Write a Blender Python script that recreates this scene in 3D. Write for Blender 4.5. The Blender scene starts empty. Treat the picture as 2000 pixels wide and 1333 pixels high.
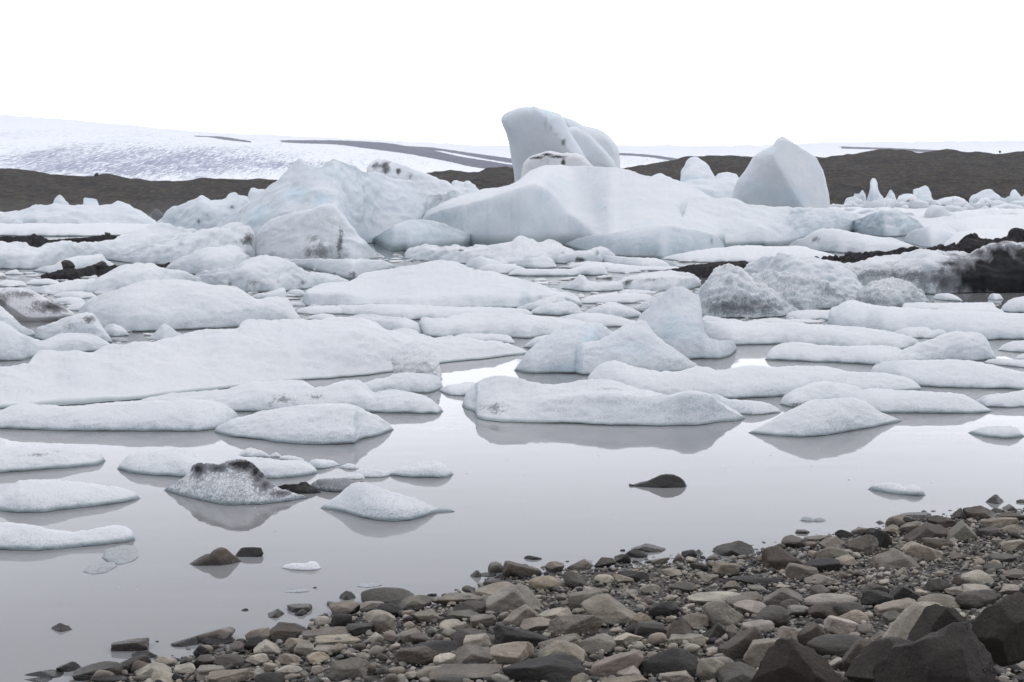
import bpy, bmesh, math, random
import numpy as np
from mathutils import Vector

# ------------------------------------------------------------------ camera
C = bpy.context.scene
COL = C.collection
H = 3.0                      # eye height above the lagoon, metres
FPX = 2778.0                 # focal length in pixels of a 2000 px wide frame (50 mm lens)
PITCH = math.atan(291.5 / FPX)
cam_d = bpy.data.cameras.new("camera")
cam_d.lens = 50.0
cam_d.sensor_width = 36.0
cam_d.clip_start = 0.1
cam_d.clip_end = 30000
cam = bpy.data.objects.new("camera", cam_d)
COL.objects.link(cam)
cam.location = (0, 0, H)
cam.rotation_euler = (math.pi / 2 - PITCH, 0, 0)
C.camera = cam

# ------------------------------------------------------------------ sky, sun, exposure
SUN_EL, SUN_AZ = 42.0, 62.0   # degrees; azimuth clockwise from the view direction (to the right)
w = bpy.data.worlds.new("World")
C.world = w
w.use_nodes = True
wn, wl = w.node_tree.nodes, w.node_tree.links
wn.clear()
out = wn.new("ShaderNodeOutputWorld")
bg = wn.new("ShaderNodeBackground")
bg.inputs[1].default_value = 0.1
sky = wn.new("ShaderNodeTexSky")
sky.sky_type = 'NISHITA'
sky.sun_disc = False
sky.sun_elevation = math.radians(SUN_EL)
sky.sun_rotation = math.radians(SUN_AZ)
sky.air_density = 1.0
sky.dust_density = 3.0
tc = wn.new("ShaderNodeTexCoord")
mp = wn.new("ShaderNodeMapping")
mp.inputs['Scale'].default_value = (1.0, 1.0, 4.5)
nz = wn.new("ShaderNodeTexNoise")
nz.inputs['Scale'].default_value = 1.7
nz.inputs['Detail'].default_value = 5.0
nz.inputs['Roughness'].default_value = 0.5
wl.new(tc.outputs['Generated'], mp.inputs[0])
wl.new(mp.outputs[0], nz.inputs['Vector'])
sep = wn.new("ShaderNodeSeparateXYZ")
wl.new(tc.outputs['Generated'], sep.inputs[0])
# brightness of the cloud deck: blown out low down, greyer overhead
rmp = wn.new("ShaderNodeValToRGB")
cr = rmp.color_ramp
for i_, (z_, v_) in enumerate(((0.0, 1.45), (0.145, 1.56), (0.185, 1.24), (0.22, 1.05), (0.30, 0.66), (0.45, 0.62), (1.0, 1.20))):
    e = cr.elements[i_] if i_ < 1 else (cr.elements[-1] if i_ == 6 else cr.elements.new(z_))
    e.position = z_
    e.color = (0.952 * v_, 0.974 * v_, 1.05 * v_, 1)
wl.new(sep.outputs['Z'], rmp.inputs[0])
cl = wn.new("ShaderNodeMapRange")
cl.inputs['From Min'].default_value = 0.3
cl.inputs['From Max'].default_value = 0.7
cl.inputs['To Min'].default_value = 12.9
cl.inputs['To Max'].default_value = 15.1
wl.new(nz.outputs[0], cl.inputs[0])
mul = wn.new("ShaderNodeVectorMath"); mul.operation = 'SCALE'
bk_ = wn.new("ShaderNodeMapRange")           # the deck is thicker and darker behind the camera, away from the ice cap
bk_.inputs['From Min'].default_value = -0.9
bk_.inputs['From Max'].default_value = 0.25
bk_.inputs['To Min'].default_value = 0.72
bk_.inputs['To Max'].default_value = 1.0
wl.new(sep.outputs['Y'], bk_.inputs[0])
cm_ = wn.new("ShaderNodeMath"); cm_.operation = 'MULTIPLY'
wl.new(cl.outputs[0], cm_.inputs[0]); wl.new(bk_.outputs[0], cm_.inputs[1])
wl.new(rmp.outputs[0], mul.inputs[0])
wl.new(cm_.outputs[0], mul.inputs[3])
mx = wn.new("ShaderNodeMix"); mx.data_type = 'RGBA'
mx.inputs[0].default_value = 0.94           # cloud cover
wl.new(sky.outputs[0], mx.inputs[6])
wl.new(mul.outputs[0], mx.inputs[7])
gap = wn.new("ShaderNodeVectorMath"); gap.operation = 'DISTANCE'      # one faint blue thin spot low in the overcast
_g = Vector(((455 - 1000) / 2778.0, 1.0, (375 - 206) / 2778.0)).normalized()
gap.inputs[1].default_value = (_g.x, _g.y, _g.z)
gn_ = wn.new("ShaderNodeTexNoise"); gn_.inputs['Scale'].default_value = 90.0; gn_.inputs['Detail'].default_value = 6.0; gn_.inputs['Roughness'].default_value = 0.7
wl.new(tc.outputs['Generated'], gn_.inputs['Vector'])
wl.new(tc.outputs['Generated'], gap.inputs[0])
ga = wn.new("ShaderNodeMath"); ga.operation = 'MULTIPLY_ADD'; ga.inputs[1].default_value = 0.075; ga.inputs[2].default_value = -0.024
wl.new(gn_.outputs[0], ga.inputs[0])
gs = wn.new("ShaderNodeMath"); gs.operation = 'SUBTRACT'
wl.new(ga.outputs[0], gs.inputs[0]); wl.new(gap.outputs['Value'], gs.inputs[1])
gm = wn.new("ShaderNodeMapRange"); gm.inputs['From Min'].default_value = -0.006; gm.inputs['From Max'].default_value = 0.010
gm.inputs['To Max'].default_value = 0.6
wl.new(gs.outputs[0], gm.inputs[0])
m2 = wn.new("ShaderNodeMix"); m2.data_type = 'RGBA'; m2.inputs[7].default_value = (7.4, 8.5, 9.1, 1)
wl.new(gm.outputs[0], m2.inputs[0]); wl.new(mx.outputs[2], m2.inputs[6])
wl.new(m2.outputs[2], bg.inputs[0])
wl.new(bg.outputs[0], out.inputs[0])

sd = bpy.data.lights.new("sun", 'SUN')
sd.energy = 0.6
sd.angle = math.radians(35)
sd.color = (1.0, 0.975, 0.94)
so = bpy.data.objects.new("sun", sd)
COL.objects.link(so)
_el, _az = math.radians(SUN_EL), math.radians(SUN_AZ)
_dir = Vector((math.sin(_az) * math.cos(_el), math.cos(_az) * math.cos(_el), math.sin(_el)))
so.rotation_euler = _dir.to_track_quat('Z', 'Y').to_euler()

C.view_settings.view_transform = 'Standard'
C.view_settings.look = 'None'
C.view_settings.exposure = 0.09
C.view_settings.gamma = 1.0

# ------------------------------------------------------------------ numeric helpers
_r = np.random.RandomState(7)
_PERM = np.concatenate([_r.permutation(256)] * 3)
_GR = _r.normal(size=(256, 3)); _GR /= np.linalg.norm(_GR, axis=1)[:, None]

def gnoise(p):
    i = np.floor(p).astype(int)
    f = p - i
    u = f * f * f * (f * (f * 6 - 15) + 10)
    i &= 255
    res = 0
    for cx in (0, 1):
        for cy in (0, 1):
            for cz in (0, 1):
                h = _PERM[_PERM[_PERM[i[:, 0] + cx] + i[:, 1] + cy] + i[:, 2] + cz]
                g = _GR[h]
                d = (f[:, 0] - cx) * g[:, 0] + (f[:, 1] - cy) * g[:, 1] + (f[:, 2] - cz) * g[:, 2]
                wgt = (u[:, 0] if cx else 1 - u[:, 0]) * (u[:, 1] if cy else 1 - u[:, 1]) * (u[:, 2] if cz else 1 - u[:, 2])
                res = res + d * wgt
    return res * 1.5

def fbm(p, octv=4, rough=0.5):
    a, s, t = 1.0, 0.0, 0.0
    p = np.asarray(p, float).copy()
    for _ in range(octv):
        s = s + a * gnoise(p)
        t += a
        p = p * 2.03 + 17.3
        a *= rough
    return s / t * 1.4

def P(s):
    if not isinstance(s, str):
        return np.array(s, float)
    return np.array([[float(v) for v in q.split(',')] for q in s.split()])

def pchip(pts, x):
    pts = pts[np.argsort(pts[:, 0], kind='stable')]
    X, Y = pts[:, 0].copy(), pts[:, 1]
    for k in range(1, len(X)):
        if X[k] <= X[k - 1]:
            X[k] = X[k - 1] + 0.5
    if len(X) == 1:
        return np.full_like(x, Y[0])
    h = np.diff(X); d = np.diff(Y) / h
    m = np.zeros_like(Y)
    m[0], m[-1] = d[0], d[-1]
    for k in range(1, len(X) - 1):
        if d[k - 1] * d[k] > 0:
            w1, w2 = 2 * h[k] + h[k - 1], h[k] + 2 * h[k - 1]
            m[k] = (w1 + w2) / (w1 / d[k - 1] + w2 / d[k])
    x = np.clip(x, X[0], X[-1])
    k = np.clip(np.searchsorted(X, x) - 1, 0, len(h) - 1)
    t = (x - X[k]) / h[k]
    t2, t3 = t * t, t * t * t
    return (2 * t3 - 3 * t2 + 1) * Y[k] + (t3 - 2 * t2 + t) * h[k] * m[k] + (-2 * t3 + 3 * t2) * Y[k + 1] + (t3 - t2) * h[k] * m[k + 1]

CP, SP = math.cos(PITCH), math.sin(PITCH)

def ray(x, y):
    u = (np.asarray(x, float) - 1000) / FPX
    v = (666.5 - np.asarray(y, float)) / FPX
    return np.stack([u + 0 * v, CP + v * SP + 0 * u, -SP + v * CP + 0 * u], -1)

def water_D(x, y):
    """distance (along the view axis on the ground) where the lagoon surface lies under a sight line"""
    d = ray(x, y)
    return np.where(d[..., 2] < -1e-4, H * d[..., 1] / np.maximum(-d[..., 2], 1e-4), 1e9)

def at(x, y, D):
    d = ray(x, y)
    t = np.asarray(D, float) / d[..., 1]
    return d * t[..., None] + np.array([0, 0, H])

def X_of(x, D, z):
    return (x - 1000) / FPX * (D * CP + (H - z) * SP)

def proj(p):
    q = p - np.array([0, 0, H])
    zc = q[:, 1] * CP - q[:, 2] * SP
    yc = q[:, 1] * SP + q[:, 2] * CP
    return 1000 + FPX * q[:, 0] / zc, 666.5 - FPX * yc / zc

def smooth1(a, n):
    for _ in range(n):
        b = np.concatenate([a[:1], a, a[-1:]])
        a = (b[:-2] + 2 * b[1:-1] + b[2:]) / 4
    return a

# ------------------------------------------------------------------ mesh and tag helpers
def mesh_from(name, V, F, smooth=True, attrs=None):
    V = np.asarray(V, float)
    me = bpy.data.meshes.new(name)
    F = np.asarray(F, np.int32)
    n, k = F.shape
    me.vertices.add(len(V)); me.vertices.foreach_set('co', V.astype(np.float32).ravel())
    me.loops.add(n * k); me.loops.foreach_set('vertex_index', F.ravel())
    me.polygons.add(n); me.polygons.foreach_set('loop_start', np.arange(0, n * k, k, dtype=np.int32))
    me.polygons.foreach_set('use_smooth', np.full(n, smooth))
    me.update(calc_edges=True)
    for nm, arr in (attrs or {}).items():
        arr = np.asarray(arr, np.float32)
        if arr.ndim == 1:
            at_ = me.attributes.new(nm, 'FLOAT', 'POINT'); at_.data.foreach_set('value', arr)
        else:
            at_ = me.attributes.new(nm, 'FLOAT_COLOR', 'POINT'); at_.data.foreach_set('color', arr.ravel())
    return me

def tag(o, label=None, cat=None, group=None, kind=None):
    if label: o['label'] = label
    if cat: o['category'] = cat
    if group: o['group'] = group
    if kind: o['kind'] = kind
    return o

def put(name, V, F, mat, parent=None, smooth=True, attrs=None):
    """one mesh object whose origin is at its base centre"""
    V = np.asarray(V, float)
    if parent is None:
        o0 = np.array([(V[:, 0].min() + V[:, 0].max()) / 2, (V[:, 1].min() + V[:, 1].max()) / 2, max(V[:, 2].min(), 0)])
    else:
        o0 = np.array(parent.location)
    me = mesh_from(name, V - o0, F, smooth, attrs)
    me.materials.append(mat)
    o = bpy.data.objects.new(name, me)
    COL.objects.link(o)
    if parent is None:
        o.location = o0
    else:
        o.parent = parent
    return o

def grid_faces(nr, nc):
    a = np.arange(nr * nc).reshape(nr, nc)
    return np.stack([a[:-1, :-1], a[:-1, 1:], a[1:, 1:], a[1:, :-1]], -1).reshape(-1, 4)

def grid_normals(G):
    du = np.gradient(G, axis=1); dv = np.gradient(G, axis=0)
    n = np.cross(du, dv)
    return n / (np.linalg.norm(n, axis=2, keepdims=True) + 1e-9)

# ------------------------------------------------------------------ materials
def new_mat(name):
    m = bpy.data.materials.new(name); m.use_nodes = True
    nt = m.node_tree
    return m, nt, nt.nodes, nt.links, nt.nodes['Principled BSDF']

def nd(nodes, kind, **kw):
    n = nodes.new(kind)
    for k, v in kw.items():
        if k in n.inputs: n.inputs[k].default_value = v
        else: setattr(n, k, v)
    return n

def mixc(N, L, fac, a, b, mode='MIX'):
    m = N.new('ShaderNodeMix'); m.data_type = 'RGBA'; m.blend_type = mode
    for s, v in ((0, fac), (6, a), (7, b)):
        if hasattr(v, 'links'): L.new(v, m.inputs[s])
        elif isinstance(v, tuple): m.inputs[s].default_value = (*v, 1)
        else: m.inputs[s].default_value = v
    return m.outputs[2]

def math_(N, L, op, a, b=None, c=None, clamp=False):
    m = N.new('ShaderNodeMath'); m.operation = op; m.use_clamp = clamp
    for s, v in enumerate((a, b, c)):
        if v is None: continue
        if hasattr(v, 'links'): L.new(v, m.inputs[s])
        else: m.inputs[s].default_value = v
    return m.outputs[0]

def attr(N, nm):
    a = N.new('ShaderNodeAttribute'); a.attribute_name = nm
    return a

def make_ice(name, grain=1.0, snow=(0.705, 0.702, 0.712)):
    m, nt, N, L, B = new_mat(name)
    t = nd(N, 'ShaderNodeTexCoord')
    o = t.outputs['Object']
    def noise(scale, det=4.0, rough=0.55):
        n = nd(N, 'ShaderNodeTexNoise', Scale=scale, Detail=det, Roughness=rough)
        L.new(o, n.inputs['Vector']); return n.outputs[0]
    n_big, n_mid, n_fine = noise(0.9, 5), noise(5.0, 6, 0.65), noise(52.0 * grain, 4, 0.75)
    mpz = nd(N, 'ShaderNodeMapping', Scale=(1.0, 1.0, 0.22)); L.new(o, mpz.inputs[0])
    n_str = nd(N, 'ShaderNodeTexNoise', Scale=3.2, Detail=6.0, Roughness=0.65); L.new(mpz.outputs[0], n_str.inputs['Vector'])
    n_dirt = math_(N, L, 'MULTIPLY_ADD', noise(75.0 * grain, 2, 0.6), 0.44, math_(N, L, 'MULTIPLY_ADD', noise(26.0 * grain, 2, 0.6), 0.38, math_(N, L, 'MULTIPLY_ADD', noise(9.0 * grain, 3, 0.6), 0.16, math_(N, L, 'MULTIPLY', n_str.outputs[0], 0.14))))
    blue, dirt, wet = attr(N, 'blue').outputs['Fac'], attr(N, 'dirt').outputs['Fac'], attr(N, 'wet').outputs['Fac']
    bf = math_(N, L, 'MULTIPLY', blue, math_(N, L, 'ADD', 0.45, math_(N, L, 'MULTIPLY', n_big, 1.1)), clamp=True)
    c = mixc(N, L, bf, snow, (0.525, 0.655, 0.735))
    # grains and faint greyness of melting ice
    
    geo = nd(N, 'ShaderNodeNewGeometry')
    gsep = nd(N, 'ShaderNodeSeparateXYZ'); L.new(geo.outputs['True Normal'], gsep.inputs[0])
    steep = math_(N, L, 'MULTIPLY_ADD', math_(N, L, 'ABSOLUTE', gsep.outputs['Z']), -1.0, 1.25 if grain > 0.9 else 2.0, clamp=(grain > 0.9))
    gr = math_(N, L, 'MULTIPLY', math_(N, L, 'SUBTRACT', n_fine, 0.47), steep)
    c = mixc(N, L, math_(N, L, 'MULTIPLY_ADD', math_(N, L, 'MULTIPLY', gr, math_(N, L, 'MULTIPLY_ADD', n_big, 9.0, -1.6)), 1.0, 0.04, clamp=True), c, (0.30, 0.305, 0.33))
    c = mixc(N, L, math_(N, L, 'MULTIPLY', math_(N, L, 'SUBTRACT', n_mid, 0.55), 0.9, clamp=True), c, (0.42, 0.42, 0.44))
    # wet clear band at the waterline
    c = mixc(N, L, math_(N, L, 'MULTIPLY', wet, 0.85), c, (0.20, 0.25, 0.265))
    # ash and silt speckle, plus shade painted for holes and hollows
    df = math_(N, L, 'SUBTRACT', math_(N, L, 'ADD', n_dirt, math_(N, L, 'MULTIPLY', dirt, 0.62)), 0.80)
    df = math_(N, L, 'MULTIPLY', df, 9.0, clamp=True)
    df = math_(N, L, 'MULTIPLY', df, math_(N, L, 'MULTIPLY_ADD', dirt, 1.0, 0.05, clamp=True))
    dk = math_(N, L, 'MULTIPLY_ADD', dirt, 3.6, -1.1, clamp=True)
    c = mixc(N, L, df, c, mixc(N, L, dk, (0.20, 0.185, 0.195), (0.013, 0.013, 0.016)))
    L.new(c, B.inputs['Base Color'])
    B.inputs['Roughness'].default_value = 0.5
    B.inputs['IOR'].default_value = 1.31
    B.inputs['Specular IOR Level'].default_value = 0.35
    h = math_(N, L, 'ADD', math_(N, L, 'MULTIPLY', n_fine, 0.045), math_(N, L, 'MULTIPLY', n_mid, 0.085))
    bp = nd(N, 'ShaderNodeBump', Strength=0.55, Distance=1.0)
    L.new(h, bp.inputs['Height']); L.new(bp.outputs[0], B.inputs['Normal'])
    return m

def make_rock():
    m, nt, N, L, B = new_mat('rock')
    t = nd(N, 'ShaderNodeTexCoord'); o = t.outputs['Object']
    oi = nd(N, 'ShaderNodeObjectInfo')
    off = N.new('ShaderNodeVectorMath'); off.operation = 'ADD'
    sc = N.new('ShaderNodeVectorMath'); sc.operation = 'SCALE'; sc.inputs[0].default_value = (13, 7, 29)
    L.new(oi.outputs['Random'], sc.inputs[3]); L.new(o, off.inputs[0]); L.new(sc.outputs[0], off.inputs[1])
    def noise(scale, det=5.0, rough=0.6):
        n = nd(N, 'ShaderNodeTexNoise', Scale=scale, Detail=det, Roughness=rough)
        L.new(off.outputs[0], n.inputs['Vector']); return n.outputs[0]
    a, b_, c_ = noise(6, 6), noise(60, 4, 0.7), noise(22, 6, 0.65)
    col = oi.outputs['Color']
    c = mixc(N, L, math_(N, L, 'MULTIPLY_ADD', a, 2.2, -0.75, clamp=True), mixc(N, L, 1.0, col, (0.62, 0.60, 0.60), 'MULTIPLY'), mixc(N, L, 1.0, col, (1.30, 1.28, 1.26), 'MULTIPLY'))
    c = mixc(N, L, math_(N, L, 'MULTIPLY_ADD', b_, 4.0, -2.2, clamp=True), c, mixc(N, L, 1.0, c, (1.75, 1.75, 1.75), 'MULTIPLY'))
    c = mixc(N, L, math_(N, L, 'MULTIPLY_ADD', c_, 3.0, -1.6, clamp=True), c, mixc(N, L, 0.5, c, (0.03, 0.028, 0.028)))
    geo = nd(N, 'ShaderNodeNewGeometry')
    sp = nd(N, 'ShaderNodeSeparateXYZ'); L.new(geo.outputs['Position'], sp.inputs[0])
    wet = nd(N, 'ShaderNodeMapRange'); wet.inputs['From Min'].default_value = 0.055; wet.inputs['From Max'].default_value = 0.02
    L.new(math_(N, L, 'MULTIPLY_ADD', c_, -0.06, sp.outputs['Z']), wet.inputs[0])
    wet.inputs['From Min'].default_value = 0.045; wet.inputs['From Max'].default_value = 0.0
    c = mixc(N, L, wet.outputs[0], c, mixc(N, L, 0.62, c, (0.015, 0.014, 0.014)))
    L.new(c, B.inputs['Base Color'])
    r = math_(N, L, 'MULTIPLY_ADD', wet.outputs[0], -0.45, 0.72)
    L.new(r, B.inputs['Roughness'])
    B.inputs['Specular IOR Level'].default_value = 0.3
    h = math_(N, L, 'ADD', math_(N, L, 'MULTIPLY', b_, 0.007), math_(N, L, 'MULTIPLY', c_, 0.026))
    bp = nd(N, 'ShaderNodeBump', Strength=0.8, Distance=1.0)
    L.new(h, bp.inputs['Height']); L.new(bp.outputs[0], B.inputs['Normal'])
    return m

def make_pebble():
    m, nt, N, L, B = new_mat('pebbles')
    a = attr(N, 'col')
    t = nd(N, 'ShaderNodeTexCoord')
    n = nd(N, 'ShaderNodeTexNoise', Scale=70.0, Detail=4.0, Roughness=0.65); L.new(t.outputs['Object'], n.inputs['Vector'])
    c = mixc(N, L, math_(N, L, 'MULTIPLY_ADD', n.outputs[0], 1.8, -0.6, clamp=True), mixc(N, L, 0.4, a.outputs['Color'], (0.03, 0.03, 0.03)), a.outputs['Color'])
    geo = nd(N, 'ShaderNodeNewGeometry')
    sp = nd(N, 'ShaderNodeSeparateXYZ'); L.new(geo.outputs['Position'], sp.inputs[0])
    wet = math_(N, L, 'MULTIPLY_ADD', sp.outputs['Z'], -28.0, 1.35, clamp=True)
    c = mixc(N, L, math_(N, L, 'MULTIPLY', wet, 0.62), c, (0.02, 0.019, 0.018))
    L.new(c, B.inputs['Base Color'])
    L.new(math_(N, L, 'MULTIPLY_ADD', wet, -0.45, 0.75), B.inputs['Roughness'])
    B.inputs['Specular IOR Level'].default_value = 0.3
    bp = nd(N, 'ShaderNodeBump', Strength=0.6, Distance=0.006)
    L.new(n.outputs[0], bp.inputs['Height']); L.new(bp.outputs[0], B.inputs['Normal'])
    return m

def make_ground(name, c1, c2, c3, s1, s2, bump=0.0, stretch=(1, 1, 1), rough=0.9):
    m, nt, N, L, B = new_mat(name)
    t = nd(N, 'ShaderNodeTexCoord')
    mp = nd(N, 'ShaderNodeMapping', Scale=stretch); L.new(t.outputs['Object'], mp.inputs[0])
    n1 = nd(N, 'ShaderNodeTexNoise', Scale=s1, Detail=8.0, Roughness=0.65); L.new(mp.outputs[0], n1.inputs['Vector'])
    n2 = nd(N, 'ShaderNodeTexNoise', Scale=s2, Detail=8.0, Roughness=0.7); L.new(mp.outputs[0], n2.inputs['Vector'])
    c = mixc(N, L, math_(N, L, 'MULTIPLY_ADD', n1.outputs[0], 4.0, -1.6, clamp=True), c1, c2)
    c = mixc(N, L, math_(N, L, 'MULTIPLY_ADD', n2.outputs[0], 5.0, -2.4, clamp=True), c, c3)
    L.new(c, B.inputs['Base Color']); B.inputs['Roughness'].default_value = rough
    B.inputs['Specular IOR Level'].default_value = 0.1
    if bump:
        bp = nd(N, 'ShaderNodeBump', Strength=0.8, Distance=bump)
        L.new(n2.outputs[0], bp.inputs['Height']); L.new(bp.outputs[0], B.inputs['Normal'])
    return m

def make_glacier():
    m, nt, N, L, B = new_mat('glacier_ice')
    t = nd(N, 'ShaderNodeTexCoord')
    def noise(scale, st, det=8.0, rough=0.65):
        mp = nd(N, 'ShaderNodeMapping', Scale=st); L.new(t.outputs['Object'], mp.inputs[0])
        n = nd(N, 'ShaderNodeTexNoise', Scale=scale, Detail=det, Roughness=rough); L.new(mp.outputs[0], n.inputs['Vector']); return n.outputs[0]
    dirt = attr(N, 'dirt').outputs['Fac']
    n1 = noise(0.20, (1.0, 0.09, 0.0), 5, 0.75); n2 = noise(0.010, (1, 0.12, 0.0), 5); n3 = noise(0.50, (1.0, 0.07, 0.0), 3, 0.75)
    f = math_(N, L, 'ADD', math_(N, L, 'ADD', math_(N, L, 'MULTIPLY', n1, 1.1), math_(N, L, 'MULTIPLY', n2, 0.45)), math_(N, L, 'MULTIPLY', n3, 0.9))
    f = math_(N, L, 'ADD', f, math_(N, L, 'MULTIPLY', dirt, 0.24))
    f = math_(N, L, 'MULTIPLY', math_(N, L, 'SUBTRACT', f, 1.355), 6.5, clamp=True)
    f = math_(N, L, 'MULTIPLY', f, math_(N, L, 'MULTIPLY_ADD', dirt, 1.1, 0.12), clamp=True)
    c = mixc(N, L, f, (0.80, 0.815, 0.85), (0.27, 0.29, 0.38))  # dark flecks are crevasse shade painted into the ice colour
    mor = attr(N, 'moraine').outputs['Fac']
    mf = math_(N, L, 'ADD', mor, math_(N, L, 'MULTIPLY', math_(N, L, 'SUBTRACT', noise(0.05, (1, 0.3, 3), 6), 0.5), 0.9))
    mf = math_(N, L, 'MULTIPLY', math_(N, L, 'SUBTRACT', mf, 0.5), 9.0, clamp=True)
    c = mixc(N, L, mf, c, mixc(N, L, n2, (0.085, 0.085, 0.12), (0.14, 0.14, 0.175)))
    L.new(c, B.inputs['Base Color']); B.inputs['Roughness'].default_value = 0.8
    B.inputs['Specular IOR Level'].default_value = 0.1
    return m

def make_water():
    m, nt, N, L, B = new_mat('silty_water')
    B.inputs['Base Color'].default_value = (0.198, 0.200, 0.202, 1)
    B.inputs['Roughness'].default_value = 0.015
    B.inputs['IOR'].default_value = 1.333
    t = nd(N, 'ShaderNodeTexCoord')
    mp = nd(N, 'ShaderNodeMapping', Scale=(0.5, 1.4, 1)); L.new(t.outputs['Object'], mp.inputs[0])
    n = nd(N, 'ShaderNodeTexNoise', Scale=1.6, Detail=3.0, Roughness=0.5); L.new(mp.outputs[0], n.inputs['Vector'])
    pm = nd(N, 'ShaderNodeMapping', Scale=(0.12, 0.5, 1)); L.new(t.outputs['Object'], pm.inputs[0])
    pn = nd(N, 'ShaderNodeTexNoise', Scale=1.0, Detail=3.0); L.new(pm.outputs[0], pn.inputs['Vector'])
    rp = nd(N, 'ShaderNodeMapping', Scale=(5, 17, 1)); L.new(t.outputs['Object'], rp.inputs[0])
    rn = nd(N, 'ShaderNodeTexNoise', Scale=1.0, Detail=2.0); L.new(rp.outputs[0], rn.inputs['Vector'])
    msk = math_(N, L, 'MULTIPLY_ADD', pn.outputs[0], 5.0, -2.6, clamp=True)
    hh = math_(N, L, 'ADD', n.outputs[0], math_(N, L, 'MULTIPLY', math_(N, L, 'MULTIPLY', rn.outputs[0], msk), 0.18))
    bp = nd(N, 'ShaderNodeBump', Strength=0.25, Distance=0.006)
    L.new(hh, bp.inputs['Height']); L.new(bp.outputs[0], B.inputs['Normal'])
    return m

M = dict(ice=make_ice('ice'), rock=make_rock(), pebble=make_pebble(), water=make_water(), glacier=make_glacier(),
         slush=make_ice('slushy_ice', 0.62, (0.33, 0.33, 0.325)),
         hill=make_ground('moraine_ground', (0.030, 0.026, 0.025), (0.052, 0.043, 0.037), (0.115, 0.095, 0.055), 0.12, 0.45, 5.0, (1, 0.35, 3.0)),
         ridge=make_ground('far_moraine', (0.14, 0.14, 0.165), (0.17, 0.165, 0.185), (0.21, 0.21, 0.23), 0.02, 0.08),
         debris=make_ground('black_debris', (0.020, 0.019, 0.021), (0.036, 0.034, 0.036), (0.075, 0.072, 0.072), 2.5, 9.0, 0.08),
         beach=make_ground('beach_gravel', (0.070, 0.066, 0.062), (0.105, 0.098, 0.090), (0.16, 0.15, 0.14), 9.0, 45.0, 0.02))

# ------------------------------------------------------------------ water, hills, glacier
V = np.array([[-2500, -60, 0], [2500, -60, 0], [2500, 3000, 0], [-2500, 3000, 0]], float)
tag(put('water', V, [[0, 1, 2, 3]], M['water'], smooth=False), kind='structure')

def strip(name, curves, mat, step=4.0, rows=10, amp=0.0, freq=0.05, seed=0, kind='structure', label=None, attrs=None, pad=260, back=None, oct_=6, stretch=(1, 1, 1)):
    """terrain lofted through sight lines: each curve is (points, distance) from near to far"""
    x0 = min(P(c)[:, 0].min() for c, _ in curves); x1 = max(P(c)[:, 0].max() for c, _ in curves)
    xs = np.arange(x0, x1 + step, step)
    R = []
    for c, D in curves:
        y = pchip(P(c), xs)
        R.append(at(xs, y, D + 0 * xs))
    G = []
    for a, b in zip(R[:-1], R[1:]):
        for k in range(rows):
            G.append(a + (b - a) * k / rows)
    G.append(R[-1])
    if back:
        for k in range(1, 5):
            q = R[-1].copy(); q[:, 0] *= 1 + 0.25 * back * k / 4 / q[:, 1]; q[:, 1] += back * k / 4; q[:, 2] *= 1 - (k / 4) ** 2
            G.append(q)
    G = np.array(G)
    nr, nc = G.shape[:2]
    if amp:
        p = G.reshape(-1, 3) * freq * np.array(stretch) + seed
        G[:, :, 2] += (fbm(p, oct_, 0.55) * amp).reshape(nr, nc) * np.clip(np.arange(nr) / 3.0, 0, 1)[:, None]
    V = G.reshape(-1, 3)
    A = attrs(V, xs, nr, nc) if attrs else None
    o = put(name, V, grid_faces(nr, nc), mat, attrs=A)
    return tag(o, label=label, kind=kind)

# dark moraine hills beyond the lagoon
strip('hill', [("-700,396 2700,396", 420), ("-700,394 0,404 150,405 290,402 420,396 560,385 640,382 2700,382", 440),
               ("-700,360 0,372 130,380 250,385 400,388 540,386 640,383 2700,383", 520),
               ("-700,318 -200,322 0,330 60,335 110,340 170,347 205,343 260,353 330,354 380,351 460,350 545,350 640,352 720,360 830,372 2700,384", 600)],
      M['hill'], amp=1.8, freq=0.05, seed=3, back=150, step=5, rows=14, stretch=(1, 1.4, 1))
strip('hill', [("780,396 2700,396", 420), ("780,388 1000,380 1240,378 1620,388 2000,391 2700,391", 450),
               ("780,383 860,365 1000,350 1240,352 1400,345 1640,345 1830,340 2000,338 2700,335", 560),
               ("780,380 845,337 880,335 930,340 955,331 1000,327 1100,326 1215,328 1290,316 1330,312 1380,305 1420,302 1450,304 1520,306 1600,309 1640,302 1700,295 1725,293 1800,297 1900,297 1990,297 2200,292 2700,300", 700)],
      M['hill'], amp=3.0, freq=0.04, seed=11, back=200, step=5, rows=20, stretch=(1, 1.4, 1))

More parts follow.
